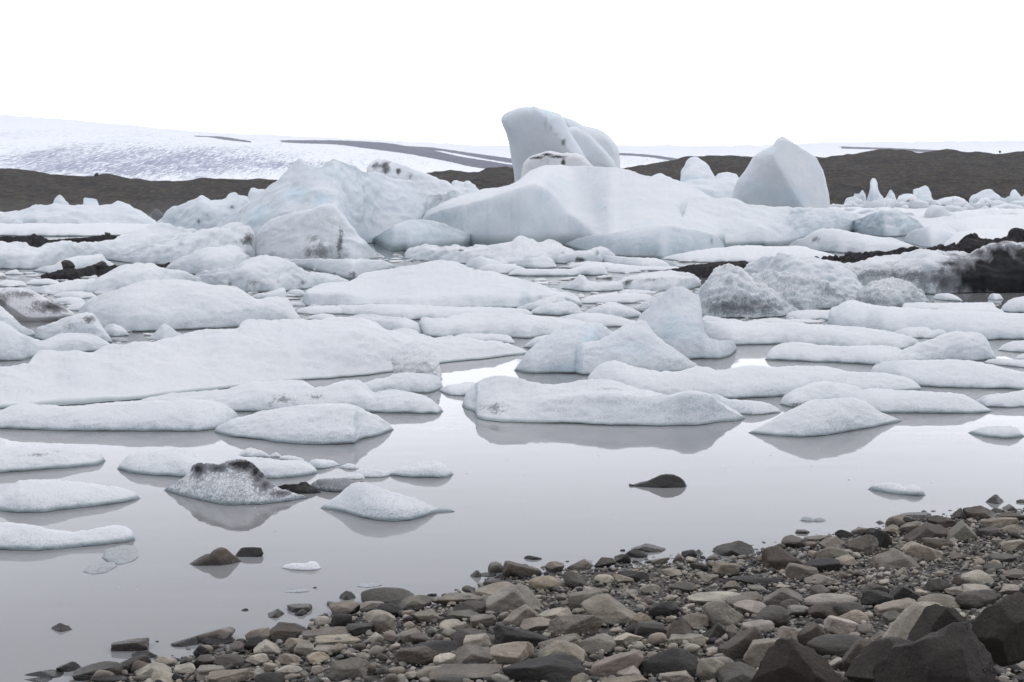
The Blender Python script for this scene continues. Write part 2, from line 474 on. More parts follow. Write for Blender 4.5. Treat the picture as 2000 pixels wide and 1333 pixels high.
def gl_crevasse_shade(V, xs, nr, nc):  # where crevasse shade is painted on the glacier, and its moraine bands
    x, y = proj(V)
    d = np.zeros(len(V))
    for cx, cy, rx, ry, s in ((250, 316, 380, 40, 0.95), (170, 330, 260, 20, 0.35), (80, 300, 210, 26, 0.45), (560, 322, 150, 9, 0.95), (420, 330, 120, 14, 0.75),
                              (760, 315, 200, 10, 0.45), (1260, 312, 120, 8, 0.5), (150, 268, 260, 16, 0.4), (640, 300, 350, 14, 0.3)):
        q = np.sqrt(((x - cx) / rx) ** 2 + ((y - cy) / ry) ** 2)
        d = np.maximum(d, s * np.clip(1.5 - q, 0, 1))
    mo = np.zeros(len(V))
    for up, lo in (("545,274 640,274 700,276 760,280 800,287 850,295 900,306 950,314 1000,322 1060,330 1120,337", "545,278 600,281 640,282 720,291 800,302 880,317 930,328 1000,334 1120,340"),
                   ("790,285 840,288 900,296 950,303 1000,310 1060,318", "790,289 850,294 920,306 1000,319 1060,324"), ("375,265 400,266 430,267 460,271 490,276", "375,267 410,269 440,274 490,279"),
                   ("1195,298 1250,301 1290,305 1330,311 1420,316", "1195,303 1260,307 1320,315 1420,320"), ("1640,286 1700,288 1760,290 1850,295", "1640,291 1720,293 1790,297 1850,299")):
        U, Lw = P(up), P(lo)
        yu, yl = pchip(U, x), pchip(Lw, x)
        s = np.minimum(y - yu, yl - y) / 3.0 + .5
        s = np.where((x > U[0, 0]) & (x < U[-1, 0]), s, 0)
        mo = np.maximum(mo, np.clip(s, 0, 1))
    return {'dirt': d, 'moraine': mo}
strip('glacier', [("-900,373 2900,373", 1500), ("-900,350 300,350 700,345 1000,340 2900,340", 1650),
                  ("-900,285 0,283 400,287 700,302 1000,322 1250,315 2900,318", 2300),
                  ("-900,225 0,238 250,252 380,266 470,274 560,276 720,280 860,292 1000,302 1300,303 1700,288 2900,280", 3300),
                  ("-900,205 0,225 400,258 700,272 1000,285 1400,285 1700,278 2900,270", 4200)],
      M['glacier'], amp=5.0, freq=0.025, seed=5, step=5, rows=56, attrs=gl_crevasse_shade, oct_=6, stretch=(1, 0.35, 1))
# ------------------------------------------------------------------ ice builders
def stain(V, blobs):
    """ash stains, blue spots and painted hollow shade anchored on the ice: each centre is found on the surface, the radius is real metres"""
    d = np.zeros(len(V))
    if not blobs: return d
    x, y = proj(V)
    for cx, cy, rx, ry, s in blobs:
        d2 = (x - cx) ** 2 + (y - cy) ** 2
        near = np.where(d2 < max(30, d2.min() * 1.5))[0]
        k = near[np.argmin(V[near, 1])]
        c = V[k]; sc = c[1] / FPX
        q = V - c
        dh = np.abs(q[:, 0]) / (rx * sc)
        dv = np.sqrt(q[:, 2] ** 2 + (q[:, 1] * 0.35) ** 2) / (ry * sc)
        n = fbm(V * np.array([1, 1, .45]) / (min(rx, ry) * sc) * 1.3 + 5.1, 5, 0.65)
        r = np.sqrt(dh ** 2 + dv ** 2) + 0.75 * n
        d = np.maximum(d, min(s, s * .6 + .25) * np.clip((1.6 - r) / 1.5, 0, 1))
    return d

def loft(crest, base, k=0.5, m=3.0, sh=0.8, bk=1.2, rough=1.0, lump=1.0, blue=0.12, bluev=0.45, dirt=(), d0=0.0, wet=None, mids=(), rnd=8.0, seed=None, step=None, hi=0, topd=0.0, cut=True, dmin=0.0, scal=0.0, bl=()):
    crest, base, spots = P(crest), P(base), bl
    if base[:, 1].mean() < 500: lump, rough = lump * .72, rough * .7
    x0, x1 = crest[0, 0], crest[-1, 0]
    if step is None: step = max(1.6, min(3.2, (x1 - x0) / 60))
    nc = max(14, int((x1 - x0) / step))
    xs = np.linspace(x0, x1, nc)
    seed = seed if seed is not None else (x0 * 0.37 + base[:, 1].mean() * 1.7)
    yb, yt = pchip(base, xs), pchip(crest, xs)
    wv = lambda s_, k_, o_=1: fbm(np.stack([xs / s_, 0 * xs + seed * 1.3 + k_, 0 * xs + 2.7], -1), o_, 0.6)
    hp0 = np.maximum(yb - yt, 0)
    jit = wv(40, 0) * np.minimum(0.07 * hp0, 2.2) * lump + wv(11, 5, 3) * np.minimum(0.06 * hp0, 1.6) * rough
    jb = wv(36, 9, 2) * np.minimum(0.05 * hp0, 1.3)
    hp = np.maximum(yb - yt, 0.4)
    e = np.clip(np.minimum(xs - x0, x1 - xs) / rnd, 0, 1)
    hp = np.maximum(hp * np.sqrt(1 - (1 - e) ** 2 + 1e-6), 0.15)
    yt = yb - hp
    DF = water_D(xs, yb)
    Dt = water_D(xs, yt)
    dep = np.minimum(k * (Dt - DF), m * hp / FPX * DF)
    dep = np.maximum(smooth1(dep, max(2, nc // 30)) * (1 + 0.16 * np.clip(wv(90, 3), -1, 1) * min(lump, 1.2)), 1e-3)
    dep = np.minimum(dep, 0.9 * (Dt - DF))
    if dmin: dep = np.maximum(dep, dmin * e)
    DC = DF + dep
    hC = at(xs, yt, DC)[:, 2]
    hmax = max(hC.max(), 0.02)
    size = float(np.percentile(hp, 80) / FPX * np.median(DF))
    pxm = np.median(DF) / FPX
    nf = int(np.clip(np.max(hp) / 2.2, 9, 70))
    a = np.linspace(0, 1, nf)
    t = 1 - np.cos(a * math.pi / 2)
    rowsD, rowsZ = [], []
    if mids:
        kn = [(np.zeros(nc), np.zeros(nc))]
        for pts, ko in mids:
            ym = np.minimum(np.maximum(pchip(P(pts), xs), yt + 0.3 * 0), yb)
            Dm = DF + ko * dep
            kn.append((np.full(nc, ko), np.maximum(at(xs, ym, Dm)[:, 2], 0)))
        kn.append((np.ones(nc), hC))
        ks = np.array([q[0][0] for q in kn]); Z = np.array([q[1] for q in kn])
        tt = np.linspace(0, 1, nf) ** 1.3
        zz = np.array([np.interp(tt, ks, Z[:, j]) for j in range(nc)]).T
        for _ in range(max(2, nf // 7)):
            zz[1:-1] = (zz[:-2] + 2 * zz[1:-1] + zz[2:]) / 4
        zz = np.maximum(zz, 0.002)
        for j in range(nf):
            rowsD.append(DF + dep * tt[j]); rowsZ.append(zz[j])
    else:
        shx = np.clip(sh + 0.22 * wv(95, 7) * min(lump, 1.3), 0.12, 1.0)
        sw = np.clip(wv(110, 21), -1, 1) * 0.12 * min(lump, 1.5)          # a terrace that comes and goes along the front
        for j in range(nf):
            s = (1 - shx) * t[j] + shx * math.sqrt(max(1 - (1 - t[j]) ** 2, 0)) + sw * math.sin(t[j] * 2 * math.pi)
            rowsD.append(DF + dep * t[j]); rowsZ.append(np.maximum(hC * s, 0.004))
    # back slope, always steeper than the sight line over the crest
    bl = np.minimum(0.6 * np.minimum(Dt - DC, 1e4), bk * np.maximum(hC, 0.02)) + 0.02
    nb = 8
    for j in range(1, nb + 1):
        q = j / nb
        rowsD.append(DC + bl * q); rowsZ.append(hC * (1 - q ** 2) if j < nb else hC * 0 - 0.0)
    D = np.array(rowsD); Z = np.array(rowsZ)
    # the foot wanders a little along the waterline
    jm = np.minimum(0.25 * dep, 0.22) * (0.2 if mids else 1.0)
    jd = np.clip(water_D(xs, yb + jb) - DF, -jm, jm)
    D = D + (np.concatenate([(1 - np.linspace(0, 1, nf)) ** 2.5, np.zeros(nb)])[:, None]) * jd[None, :]
    # crest irregularity, fading out away from the crest
    cw = np.concatenate([np.linspace(0, 1, nf) ** 5, 1 - np.linspace(0, 1, nb + 1)[1:] ** .7])[:, None]
    Z = np.maximum(Z - cw * (jit / FPX * DC)[None, :], 0)
    X = X_of(xs[None, :], D, Z)
    G = np.stack([X, D, Z], -1)
    # surface detail
    Nn = grid_normals(G)
    if Nn[nf // 2, nc // 2, 2] < 0: Nn = -Nn
    nr = G.shape[0]
    p = G.reshape(-1, 3)
    loc = np.clip(Z.reshape(-1) / (0.35 * hmax), 0.0, 1.0)
    big = fbm(p * np.array([.62, .85, 1.25]) / (size * 0.8) + seed, 4, 0.5) * 0.085 * size * lump
    rdg = 1 - np.abs(fbm(p * np.array([.4, 1.0, 1.5]) / (size * 0.55) + seed * 1.7, 3, 0.5)) * 2.2
    big = big + np.clip(rdg, -.5, 1) * 0.030 * size * lump
    if scal:
        sc_ = fbm(p / (size * 0.22) + seed * 2, 2, 0.4)
        big = big - np.abs(sc_) * 0.06 * size * scal + 0.015 * size * scal
    midn = fbm(p / (size * 0.22) + seed + 9, 4, 0.55) * 0.028 * size * lump
    fine = fbm(p / max(0.10, 4.5 * pxm) + seed + 3, 3, 0.6) * min(0.026, 1.1 * pxm * (0.6 if pxm > 0.015 else 1.0)) * rough
    crestfade = np.ones((nr, nc)); 
    disp = (big + midn) * loc * 0.9 + fine * np.clip(Z.reshape(-1) / (0.1 * hmax + 1e-6), 0.2, 1)
    disp[-nc:] = 0
    p = p + Nn.reshape(-1, 3) * disp[:, None]
    # waterline wobble of the front foot
    G = p.reshape(nr, nc, 3)
    G[0, :, 1] += fbm(np.stack([X[0] / (size * 0.8 + 0.05), X[0] * 0, X[0] * 0], -1) + seed, 3) * 0.05 * min(size, 1.0)
    G[0, :, 2] = 0.012 * min(1, hmax)
    inset = np.minimum(0.05, 0.10 * hC + 0.004)
    rows = []
    if cut:
        r0 = G[0].copy(); r0[:, 1] += inset; r0[:, 2] = -0.003
        rr = r0.copy(); rr[:, 2] = -0.25
        rows = [rr[None], r0[None]]
    else:
        rr = G[0].copy(); rr[:, 2] = -0.25; rows = [rr[None]]
    bb = G[-1].copy(); bb[:, 2] = -0.25
    G = np.concatenate(rows + [G, bb[None]])
    V = G.reshape(-1, 3)
    nr = G.shape[0]
    F = grid_faces(nr, nc)
    Nn = grid_normals(G).reshape(-1, 3)
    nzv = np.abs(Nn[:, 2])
    wh = wet if wet is not None else min(0.045, 0.12 * hmax)
    A = {'dirt': np.clip(d0 + stain(V, dirt) + topd * np.clip(V[:, 2] / hmax - 0.55, 0, 1) * 2, 0, 1.3),
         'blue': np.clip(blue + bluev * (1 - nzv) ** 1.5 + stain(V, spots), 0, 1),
         'wet': np.clip(1.6 - 1.6 * V[:, 2] / wh, 0, 1)}
    return V, F, A

N_OBJ = {}
def ice(name, label, crest, base, cat=None, group=None, mat='ice', **kw):
    V, F, A = loft(crest, base, **kw)
    o = put(name, V, F, M[mat], attrs=A)
    cat = cat or {'ice_floe': 'ice floe', 'iceberg': 'iceberg', 'ice_block': 'ice block', 'brash_ice': 'brash ice', 'debris_bank': 'debris bank', 'boulder': 'boulder'}[name]
    group = group or {'ice_floe': 'ice floes on the lagoon', 'iceberg': 'icebergs in the pack', 'ice_block': 'small blocks in the far pack', 'brash_ice': 'melting scraps of ice in open water',
                      'debris_bank': 'banks of black debris on the ice'}.get(name)
    return tag(o, label, cat, group)

# ------------------------------------------------------------------ rock builder
_ICO = {}
def ico(n):
    if n not in _ICO:
        bm = bmesh.new(); bmesh.ops.create_icosphere(bm, subdivisions=n, radius=1.0)
        V = np.array([v.co[:] for v in bm.verts]); F = np.array([[v.index for v in f.verts] for f in bm.faces])
        bm.free(); _ICO[n] = (V, F)
    return _ICO[n]

def rock_shape(kind, seed, sub=4, nz=1.0):
    rs = np.random.RandomState(seed)
    V, F = ico(sub)
    def rn(n):
        q = rs.normal(size=(n, 3)); return q / np.linalg.norm(q, axis=1)[:, None]
    if kind == 'r': Nn, d, p = rn(12), rs.uniform(.60, .98, 12), 20.0
    elif kind == 'o': Nn, d, p = rn(10), rs.uniform(.82, 1, 10), 7.0
    elif kind == 'a': Nn, d, p = rn(11), rs.uniform(.50, .92, 11), 36.0
    elif kind == 's':
        ax = np.array([[1, 0, 0], [-1, 0, 0], [0, 1, 0], [0, -1, 0], [0, 0, 1], [0, 0, -1]], float) + rs.normal(size=(6, 3)) * 0.17
        Nn = np.concatenate([ax, rn(6)]); d = np.concatenate([[.95, .95, .75, .75, .5, .5], rs.uniform(.62, .92, 6)]); p = 32.0
    else:   # 'w' wedge with a ridge
        ax = np.array([[.72, -.15, .6], [-.62, -.2, .68], [0, -1, .25], [0, 1, .3], [0, 0, -1], [1, 0, -.1], [-1, 0, -.1]], float) + rs.normal(size=(7, 3)) * 0.16
        Nn = np.concatenate([ax, rn(5)]); d = np.concatenate([[.5, .5, .7, .7, .45, .9, .9], rs.uniform(.6, .88, 5)]); p = 32.0
    Nn = Nn / np.linalg.norm(Nn, axis=1)[:, None]
    rho = ((np.maximum(V @ Nn.T / d, 0) ** p).sum(1) + 1.18 ** -p) ** (-1 / p)
    off = rs.uniform(0, 50, 3)
    amp = {'r': .055, 'o': .04, 'a': .06, 's': .06, 'w': .06}[kind] * nz
    Vr = V * rho[:, None]
    rho = rho * (1 + fbm(Vr * 1.7 + off, 5, 0.6) * amp * 1.6 + (np.abs(fbm(Vr * 4.0 + off + 7, 3, 0.55)) - .2) * amp * 0.8)
    return V, F, rho

def rock_at(cx, cy, wpx, hpx, D, kind, seed, tilt=0.0, deep=0.75, sub=4, outline=None, nz=1.0, cuts=6, flat=2.0, fold=None, lean=0.0):
    """world vertices of a rock whose silhouette spans wpx x hpx around sight line (cx, cy) at distance D"""
    V, F, rho = rock_shape(kind, seed, sub, nz)
    sc = D / FPX
    if outline is not None:
        O = P(outline); O = (O - [cx, cy]) * [1, -1] * sc
        th = np.arctan2(O[:, 1], O[:, 0]); rr = np.hypot(O[:, 0], O[:, 1])
        i = np.argsort(th); th, rr = th[i], rr[i]
        # radius along straight outline edges, finely resampled
        fine_t, fine_r = [], []
        for q in range(len(O)):
            a, b = O[i[q]], O[i[(q + 1) % len(O)]]
            for s in np.linspace(0, 1, 24, endpoint=False):
                c = a + (b - a) * s; fine_t.append(math.atan2(c[1], c[0])); fine_r.append(math.hypot(*c))
        fine_t, fine_r = np.array(fine_t), np.array(fine_r)
        i = np.argsort(fine_t); fine_t, fine_r = fine_t[i], fine_r[i]
        tv = np.arctan2(V[:, 2], V[:, 0])
        R = np.interp(tv, fine_t, fine_r, period=2 * math.pi)
        pl = np.hypot(V[:, 0], V[:, 2])
        Vf = V.copy(); Vf[:, 1] = 0; Vf /= (np.linalg.norm(Vf, axis=1)[:, None] + 1e-9)
        rad = np.minimum(1.0, (pl ** 0.8)) * R
        dz = np.sign(V[:, 1]) * np.sqrt(np.maximum(1 - pl ** flat, 0)) * (rho if flat < 3 else 1 + (rho - rho.mean()) * .35) * deep * np.median(R)
        dz = dz + lean * np.sin(tv) * rad
        if fold:
            fx1, fy1, fx2, fy2, kl, kr = fold
            zz_ = np.sin(tv) * rad; xx_ = np.cos(tv) * rad
            yy_ = cy - zz_ / sc
            xr = (fx1 + (fx2 - fx1) * (yy_ - fy1) / (fy2 - fy1) - cx) * sc
            dd = xx_ - xr; soft = 0.04 * np.median(R)
            dz = dz + (kl * (np.sqrt(np.minimum(dd, 0) ** 2 + soft ** 2) - soft) + kr * (np.sqrt(np.maximum(dd, 0) ** 2 + soft ** 2) - soft))
        Q = np.stack([np.cos(tv) * rad, dz, np.sin(tv) * rad], 1)
        Q *= (1 + (fbm(Q / np.median(R) * 2.5 + seed, 4, .55) * 0.02 * nz))[:, None]
        if nz > 1.5:
            q = Q / np.median(R); ca, sa = math.cos(.5), math.sin(.5)
            q = np.stack([q[:, 0] * ca + q[:, 2] * sa, q[:, 1], (q[:, 2] * ca - q[:, 0] * sa) * 3.2], 1)
            Q = Q * (1 + (.35 - np.abs(fbm(q * 1.3 + seed, 5, .62))) * 0.17)[:, None]
        rs = np.random.RandomState(seed + 77)
        for _ in range(cuts):
            n = rs.normal(size=3) * [1, .5, 1]; n[1] = -abs(n[1]) - .8; n /= np.linalg.norm(n)
            s = Q @ n; lim = np.quantile(s, rs.uniform(.84, .95) if nz < 1.5 else rs.uniform(.74, .93))
            over = np.maximum(s - lim, 0)
            Q = Q - np.outer(over * (.85 if nz < 1.5 else .96), n)
        Q *= (1 + (fbm(Q / np.median(R) * 5 + seed, 5, .65) * 0.016 * nz))[:, None]
        base = at(np.array([cx]), np.array([cy]), np.array([D]))[0]
        return Q + base, F
    Q = V * rho[:, None]
    rs = np.random.RandomState(seed + 1)
    if kind in 'roa':
        a = rs.uniform(0, 6.28); ca, sa = math.cos(a), math.sin(a)
        Q = Q @ np.array([[ca, sa, 0], [-sa, ca, 0], [0, 0, 1]])
    Q = Q * np.array([wpx / 2, deep * wpx / 2, hpx / 2]) * sc / np.array([0.85, 0.85, 0.7 if kind in 'sw' else 0.85])
    if tilt:
        a = math.radians(tilt); ca, sa = math.cos(a), math.sin(a)
        Q = Q @ np.array([[ca, 0, sa], [0, 1, 0], [-sa, 0, ca]])
    base = at(np.array([cx]), np.array([cy]), np.array([D]))[0]
    for _ in range(4):
        x, y = proj(Q + base)
        fx, fy = wpx / (x.max() - x.min()), hpx / (y.max() - y.min())
        # a flat stone seen from above already spans its depth: squeeze the depth together with the height
        fz = min(max(fy, 0.5), 1.6)
        Q = Q * np.array([fx, min(1.0, fz ** 0.7) if fz < 1 else 1.0, fz])
        x, y = proj(Q + base)
        Q = Q + np.array([(cx - (x.max() + x.min()) / 2) * sc, 0, -(cy - (y.max() + y.min()) / 2) * sc])
    return Q + base, F

# ------------------------------------------------------------------ far ice pack (behind everything)
I = ice
I('ice_floe', "wide pale pack-ice sheet under the small pinnacles below the brown hillside", "1590,406 1680,405 1760,404 1850,402 1920,403 2000,402 2080,402", "1590,445 1800,446 2080,446", k=.8, lump=2.2, dirt=[(1860,408,90,9,.5),(1980,415,60,8,.5)], m=9)
I('ice_block', "slender tall ice spire standing before the brown hillside", "1688,408 1694,392 1699,374 1702,354 1706,350 1711,355 1717,372 1726,392 1731,408", "1688,412 1731,412", m=1, blue=.35, rnd=2, step=1)
I('ice_block', "small toothed ice block at the foot of the tall spire", "1666,392 1670,378 1677,379 1684,372 1690,380 1694,404", "1666,406 1694,408", m=1, blue=.3, rnd=2, step=1)
I('ice_block', "low rounded ice hump in front of the toothed block", "1646,402 1654,388 1668,385 1678,389 1682,404", "1646,410 1682,411", m=1, blue=.2, step=1)
I('ice_block', "pointed grey-bottomed ice block beside the slender spire", "1724,402 1732,384 1740,372 1746,378 1752,396 1754,404", "1724,408 1754,409", m=1, blue=.2, rnd=2, step=1, dirt=[(1736,398,12,7,.8)])
I('ice_block', "flat-topped pale block between the pointed block and the cubic one", "1750,398 1756,383 1772,379 1786,380 1792,392", "1750,400 1792,400", m=1, blue=.3, rnd=3, step=1)
I('ice_block', "cubic bluish ice block, highest of the cluster beyond the spire", "1782,390 1786,372 1796,370 1807,365 1813,368 1818,380 1820,395", "1782,402 1820,402", m=1, blue=.4, rnd=2, step=1, lump=1.6)
I('ice_block', "dirty grey ice block below the cubic bluish one", "1760,400 1768,388 1780,381 1790,385 1795,402", "1760,407 1795,407", m=1, blue=.1, step=1, dirt=[(1778,395,16,9,1.0)])
I('ice_block', "light blue sloping ice block in front of the cubic one", "1778,404 1794,390 1808,380 1818,384 1826,394 1834,402", "1778,408 1834,408", m=1, blue=.45, step=1)
I('ice_block', "long low white ice hump right of the blue sloping block", "1822,394 1845,386 1865,384 1885,390 1890,398", "1822,402 1890,402", m=1.5, blue=.25, step=1)
I('ice_block', "broad jagged ice block before the gullied hillside", "1893,388 1904,380 1915,376 1924,371 1936,371 1945,380 1955,388", "1893,399 1955,399", m=1, blue=.3, step=1, lump=2, rnd=3)
I('ice_block', "rounded small block at the foot of the broad jagged one", "1908,396 1915,388 1926,386 1936,392 1938,400", "1908,402 1938,402", m=1, blue=.35, step=1)
I('ice_block', "low twin-humped block beside the broad jagged one", "1938,396 1948,386 1962,388 1972,384 1980,396", "1938,402 1980,403", m=1, blue=.3, step=1)
I('ice_block', "upright tooth of ice at the edge of the photo below the hillside", "1970,396 1976,375 1982,372 1990,380 1996,384 2004,378 2014,380 2020,398", "1970,403 2020,403", m=1, blue=.35, step=1, rnd=2)
I('ice_block', "lone small ice point in the pale gap of the far pack", "1866,400 1876,396 1884,391 1890,402", "1866,404 1890,405", m=1, blue=.2, step=1)
I('ice_floe', "thin grey-streaked floe in the far pack in front of the spire", "1700,412 1760,404 1815,402 1850,408 1880,420", "1700,424 1790,428 1880,424", m=4, dirt=[(1800,408,36,5,.8)])
I('ice_floe', "dirty mottled floe ahead of the broad jagged block", "1840,414 1870,403 1900,402 1960,408 2060,404", "1840,422 1950,424 2060,422", m=5, dirt=[(1880,408,24,5,.9),(1980,413,60,5,.6)])
I('ice_floe', "long white floe above the black-topped debris iceberg", "1800,442 1844,438 1880,428 1925,422 2000,420 2080,422", "1800,456 1895,466 2000,463 2080,463", m=5, lump=.6)
I('ice_floe', "smooth white floe touching the black debris cones", "1840,470 1862,456 1895,450 1930,448 2000,448 2060,446", "1840,484 1900,486 2060,482", m=5, lump=.6)

# hulking bergs of the background, far ones first
I('iceberg', "dirty white iceberg with holes behind the broad bluish one", "714,372 717,336 721,322 727,315 739,311 748,313 760,317 770,319 781,322 799,331 829,337 862,352 880,364 894,375 902,392", "714,424 902,424", m=.8, blue=.22, lump=1.2, step=1.6, rnd=4,
  dirt=[(736,320,14,10,.9),(752,322,12,18,1.0),(779,330,9,8,1.0),(800,338,14,9,.6),(850,369,14,7,.4),(725,345,12,12,.4)])  # small black blobs are the holes' shade, painted into the surface colour
I('ice_block', "small cracked ice lump at the foot of the holed iceberg", "878,380 888,356 905,358 915,356 928,366 938,376", "878,420 938,420", m=.8, blue=.3, lump=2.2, step=1.2, rnd=4, cat='ice block')
I('iceberg', "low ice shoulder behind the great central iceberg's slope", "1266,350 1276,341 1290,339 1310,348 1330,355 1360,362 1400,372", "1266,432 1400,432", m=.8, blue=.25)
# little blue-footed berg
I('iceberg', "small triangular iceberg with blue underside between two giants", "1329,352 1332,335 1340,320 1348,311 1358,308 1368,313 1380,322 1388,334 1397,348 1404,356", "1329,425 1404,425", m=.7, blue=.22, bluev=.4, rnd=3, step=1.4, lump=1.0, bl=[(1355,350,26,8,.8)])
I('iceberg', "low white ice bench below the small triangular iceberg", "1318,362 1350,352 1390,349 1402,344 1420,341 1434,343 1442,352 1450,366", "1318,428 1450,428", m=1, blue=.25, lump=1.2)

V, F = rock_at(1527, 352, 0, 0, 116, 'a', 5, deep=0.6, sub=6, nz=.8, cuts=2, flat=3.2, fold=(1522,266,1556,400,.45,.75), outline="1429,390 1439,356 1454,332 1469,305 1485,293 1502,285 1511,272 1520,266 1532,272 1559,291 1576,299 1592,308 1600,320 1607,332 1613,350 1619,376 1622,407 1618,450 1527,458 1440,452 1430,420")
V[:, 0] += 8 * 116 / FPX
x_, y_ = proj(V)
o = put('iceberg', V, F, M['ice'], attrs={'dirt': 0 * x_, 'blue': np.clip(.34 + .2 * gnoise(V * .35 + 4) + stain(V, [(1535,385,40,16,.5),(1475,370,36,20,.25)]), 0, 1), 'wet': 0 * x_})
tag(o, "smooth pyramid-shaped pale blue iceberg standing against the dark hill", 'iceberg', 'icebergs in the pack')

# the overhanging split block
root = bpy.data.objects.new('iceberg', None); COL.objects.link(root)
root.location = (4.0, 100, 0)
tag(root, "huge split block of blue ice leaning over the central iceberg", 'iceberg', 'icebergs in the pack')
def slab(D, cx, cy, outline, seed, kind='a', blue=.5, stains=(), label=None, nz=.5, deep=.7, sub=6, fold=None):
    V, F = rock_at(cx, cy, 0, 0, D, kind, seed, deep=deep, sub=sub, outline=outline, nz=nz, cuts=0, flat=9.0, fold=fold)
    q = put('ledge' if label else 'slab', V, F, M['ice'], root, attrs={'dirt': stain(V, stains), 'blue': np.clip(blue + .2 * gnoise(V * .4), 0, 1), 'wet': np.zeros(len(V))})
    if label: q['label'] = label
slab(104, 1150, 330, "1092,240 1100,231 1112,233 1126,239 1140,246 1155,249 1170,252 1179,255 1186,260 1195,267 1202,275 1208,283 1212,293 1214,315 1213,345 1210,400 1150,455 1090,400", 31, blue=.40, deep=.5, nz=.4, fold=(1100,231,1150,330,.2,.75))
slab(101, 1140, 330, "1104,252 1113,250 1125,249 1138,255 1150,262 1163,273 1175,285 1186,296 1195,306 1203,316 1209,328 1212,345 1190,400 1130,450 1100,400 1098,320", 32, blue=.36, deep=.4, nz=.4, fold=(1104,252,1120,400,.5,.55))
slab(99, 1066, 318, "978,234 980,228 984,224 990,220 999,217 1010,213 1020,211 1031,211 1036,212 1041,209 1048,211 1056,214 1068,217 1082,221 1093,224 1098,229 1101,233 1105,242 1110,252 1116,263 1122,273 1128,282 1134,291 1138,298 1142,306 1158,328 1150,400 1080,450 1030,420 1010,385 1006,360 1005,342 1003,328 1000,315 998,301 996,288 994,277 991,267 988,257 984,249", 33, blue=.42, deep=.55, nz=.35, fold=(1044,209,1112,300,.55,.5),
     stains=[(1062,232,6,30,.5),(1075,256,7,16,.45),(1104,277,10,10,.75),(1000,218,30,5,.4),(1090,262,20,8,.45)])
slab(95.5, 1086, 350, "1016,356 1018,345 1020,332 1023,321 1027,314 1032,309 1043,304 1056,300 1065,297 1074,296 1086,298 1098,301 1107,299 1116,301 1122,300 1132,303 1140,307 1150,317 1160,328 1162,345 1150,420 1086,450 1030,420", 34, blue=.12, deep=.4, nz=1.0,
     stains=[(1045,304,26,4,1.2),(1068,297,14,4,1.3),(1092,302,22,4,1.1),(1103,313,6,14,1.2),(1066,315,34,14,.45)], label="low grey ledge with a black ash rim")

# broad bluish mountain of ice, left of centre
I('iceberg', "broad bluish iceberg with two peaks and scooped hollows", "405,462 412,452 430,434 460,416 488,396 514,375 530,364 547,354 555,344 562,335 574,322 586,313 596,319 607,325 618,327 628,325 640,315 652,307 664,313 679,319 700,329 718,337 732,338 745,341 758,347 775,353 790,354 808,358 818,368 826,378 845,381 868,379 880,374 889,373 898,385",
  "405,470 500,482 650,486 740,474 820,470 898,450", m=1.0, sh=.35, blue=.25, bluev=.45, lump=.85, scal=.25, rough=.6, step=2, bl=[(575,375,26,12,.5),(632,385,18,12,.5),(500,415,40,16,.4),(640,330,40,12,.25),(690,355,40,8,.2),(720,470,20,16,.3)], dirt=[(735,455,25,6,.3)],
  mids=[("405,468 460,445 500,430 560,420 640,420 700,430 745,440 800,430 898,440", .25), ("405,464 450,430 505,408 560,380 620,372 700,378 745,390 800,396 860,400 898,400", .6)])
I('iceberg', "small rounded ice knob on the flank of the broad bluish iceberg", "480,402 484,388 487,376 490,369 496,368 505,371 515,371 525,378 532,392", "480,440 532,440", m=.9, blue=.42, rnd=3)
I('iceberg', "sloping slab with blue underside leaning on the broad bluish iceberg", "686,447 700,432 720,414 735,402 748,395 760,398 768,402 774,410 776,420 774,446", "686,449 706,468 722,474 748,464 768,450 776,440", m=.6, sh=.6, blue=.2, bluev=.5, rnd=3, bl=[(768,430,6,26,.9),(750,462,14,6,.6)])
I('iceberg', "small blue-shaded wedge between the leaning slab and central iceberg", "785,434 790,420 800,408 812,401 824,400 834,405 842,416 846,430", "785,446 846,444", m=.7, blue=.5, rnd=4)
# left far pack
I('iceberg', "long low white pack of ice under the brown hill with bumps on top", "-60,420 0,414 8,415 20,412 35,414 48,408 60,404 70,401 82,404 95,403 110,400 150,402 190,402 215,400 230,394 240,396 250,402 262,409 275,415 288,421 300,428 312,440", "-60,450 100,452 312,450", m=1.5, blue=.25, lump=1.6, sh=.6, dirt=[(268,424,14,5,.4)])
I('ice_block', "thumb-shaped ice block on the white pack under the brown hill", "98,412 104,396 108,387 113,383 117,382 122,385 127,392 134,400 142,414", "98,436 142,436", m=.6, blue=.4, rnd=3, step=1.2)
I('ice_block', "square-cut ice block beside the thumb-shaped one", "161,414 163,389 166,387 178,388 189,390 192,396 194,412", "161,434 194,434", m=.6, blue=.45, rnd=2, step=1.2)
I('ice_block', "small tilted slab on the white pack left of the thumb-shaped block", "60,416 66,402 71,400 78,404 84,409 86,418", "60,434 86,434", m=.7, blue=.35, rnd=2, step=1.2)
I('iceberg', "grey-dirty corner of ice in the saddle below the brown hill", "294,424 300,412 305,408 312,413 318,420 322,428", "294,440 322,440", m=.6, blue=.05, d0=.75, rnd=3, step=1.2)
I('iceberg', "pale iceberg slope in the notch right of the low white pack", "300,440 312,432 330,414 345,405 360,400 378,390 394,381 402,385 412,392 430,391 440,389 452,381 458,380 466,384 480,386 486,396 492,420 494,440", "300,462 400,466 494,462", m=.9, blue=.3, lump=1.2, dirt=[(386,428,9,7,.7),(404,418,10,5,.5),(458,402,6,6,.8)], scal=.5)
I('ice_floe', "flat brash-covered floe in front of the low white pack", "-60,440 60,436 130,438 220,437 310,440", "-60,460 120,462 310,458", m=5, lump=1.2, dirt=[(60,446,50,4,.4),(120,457,10,3,.6)])
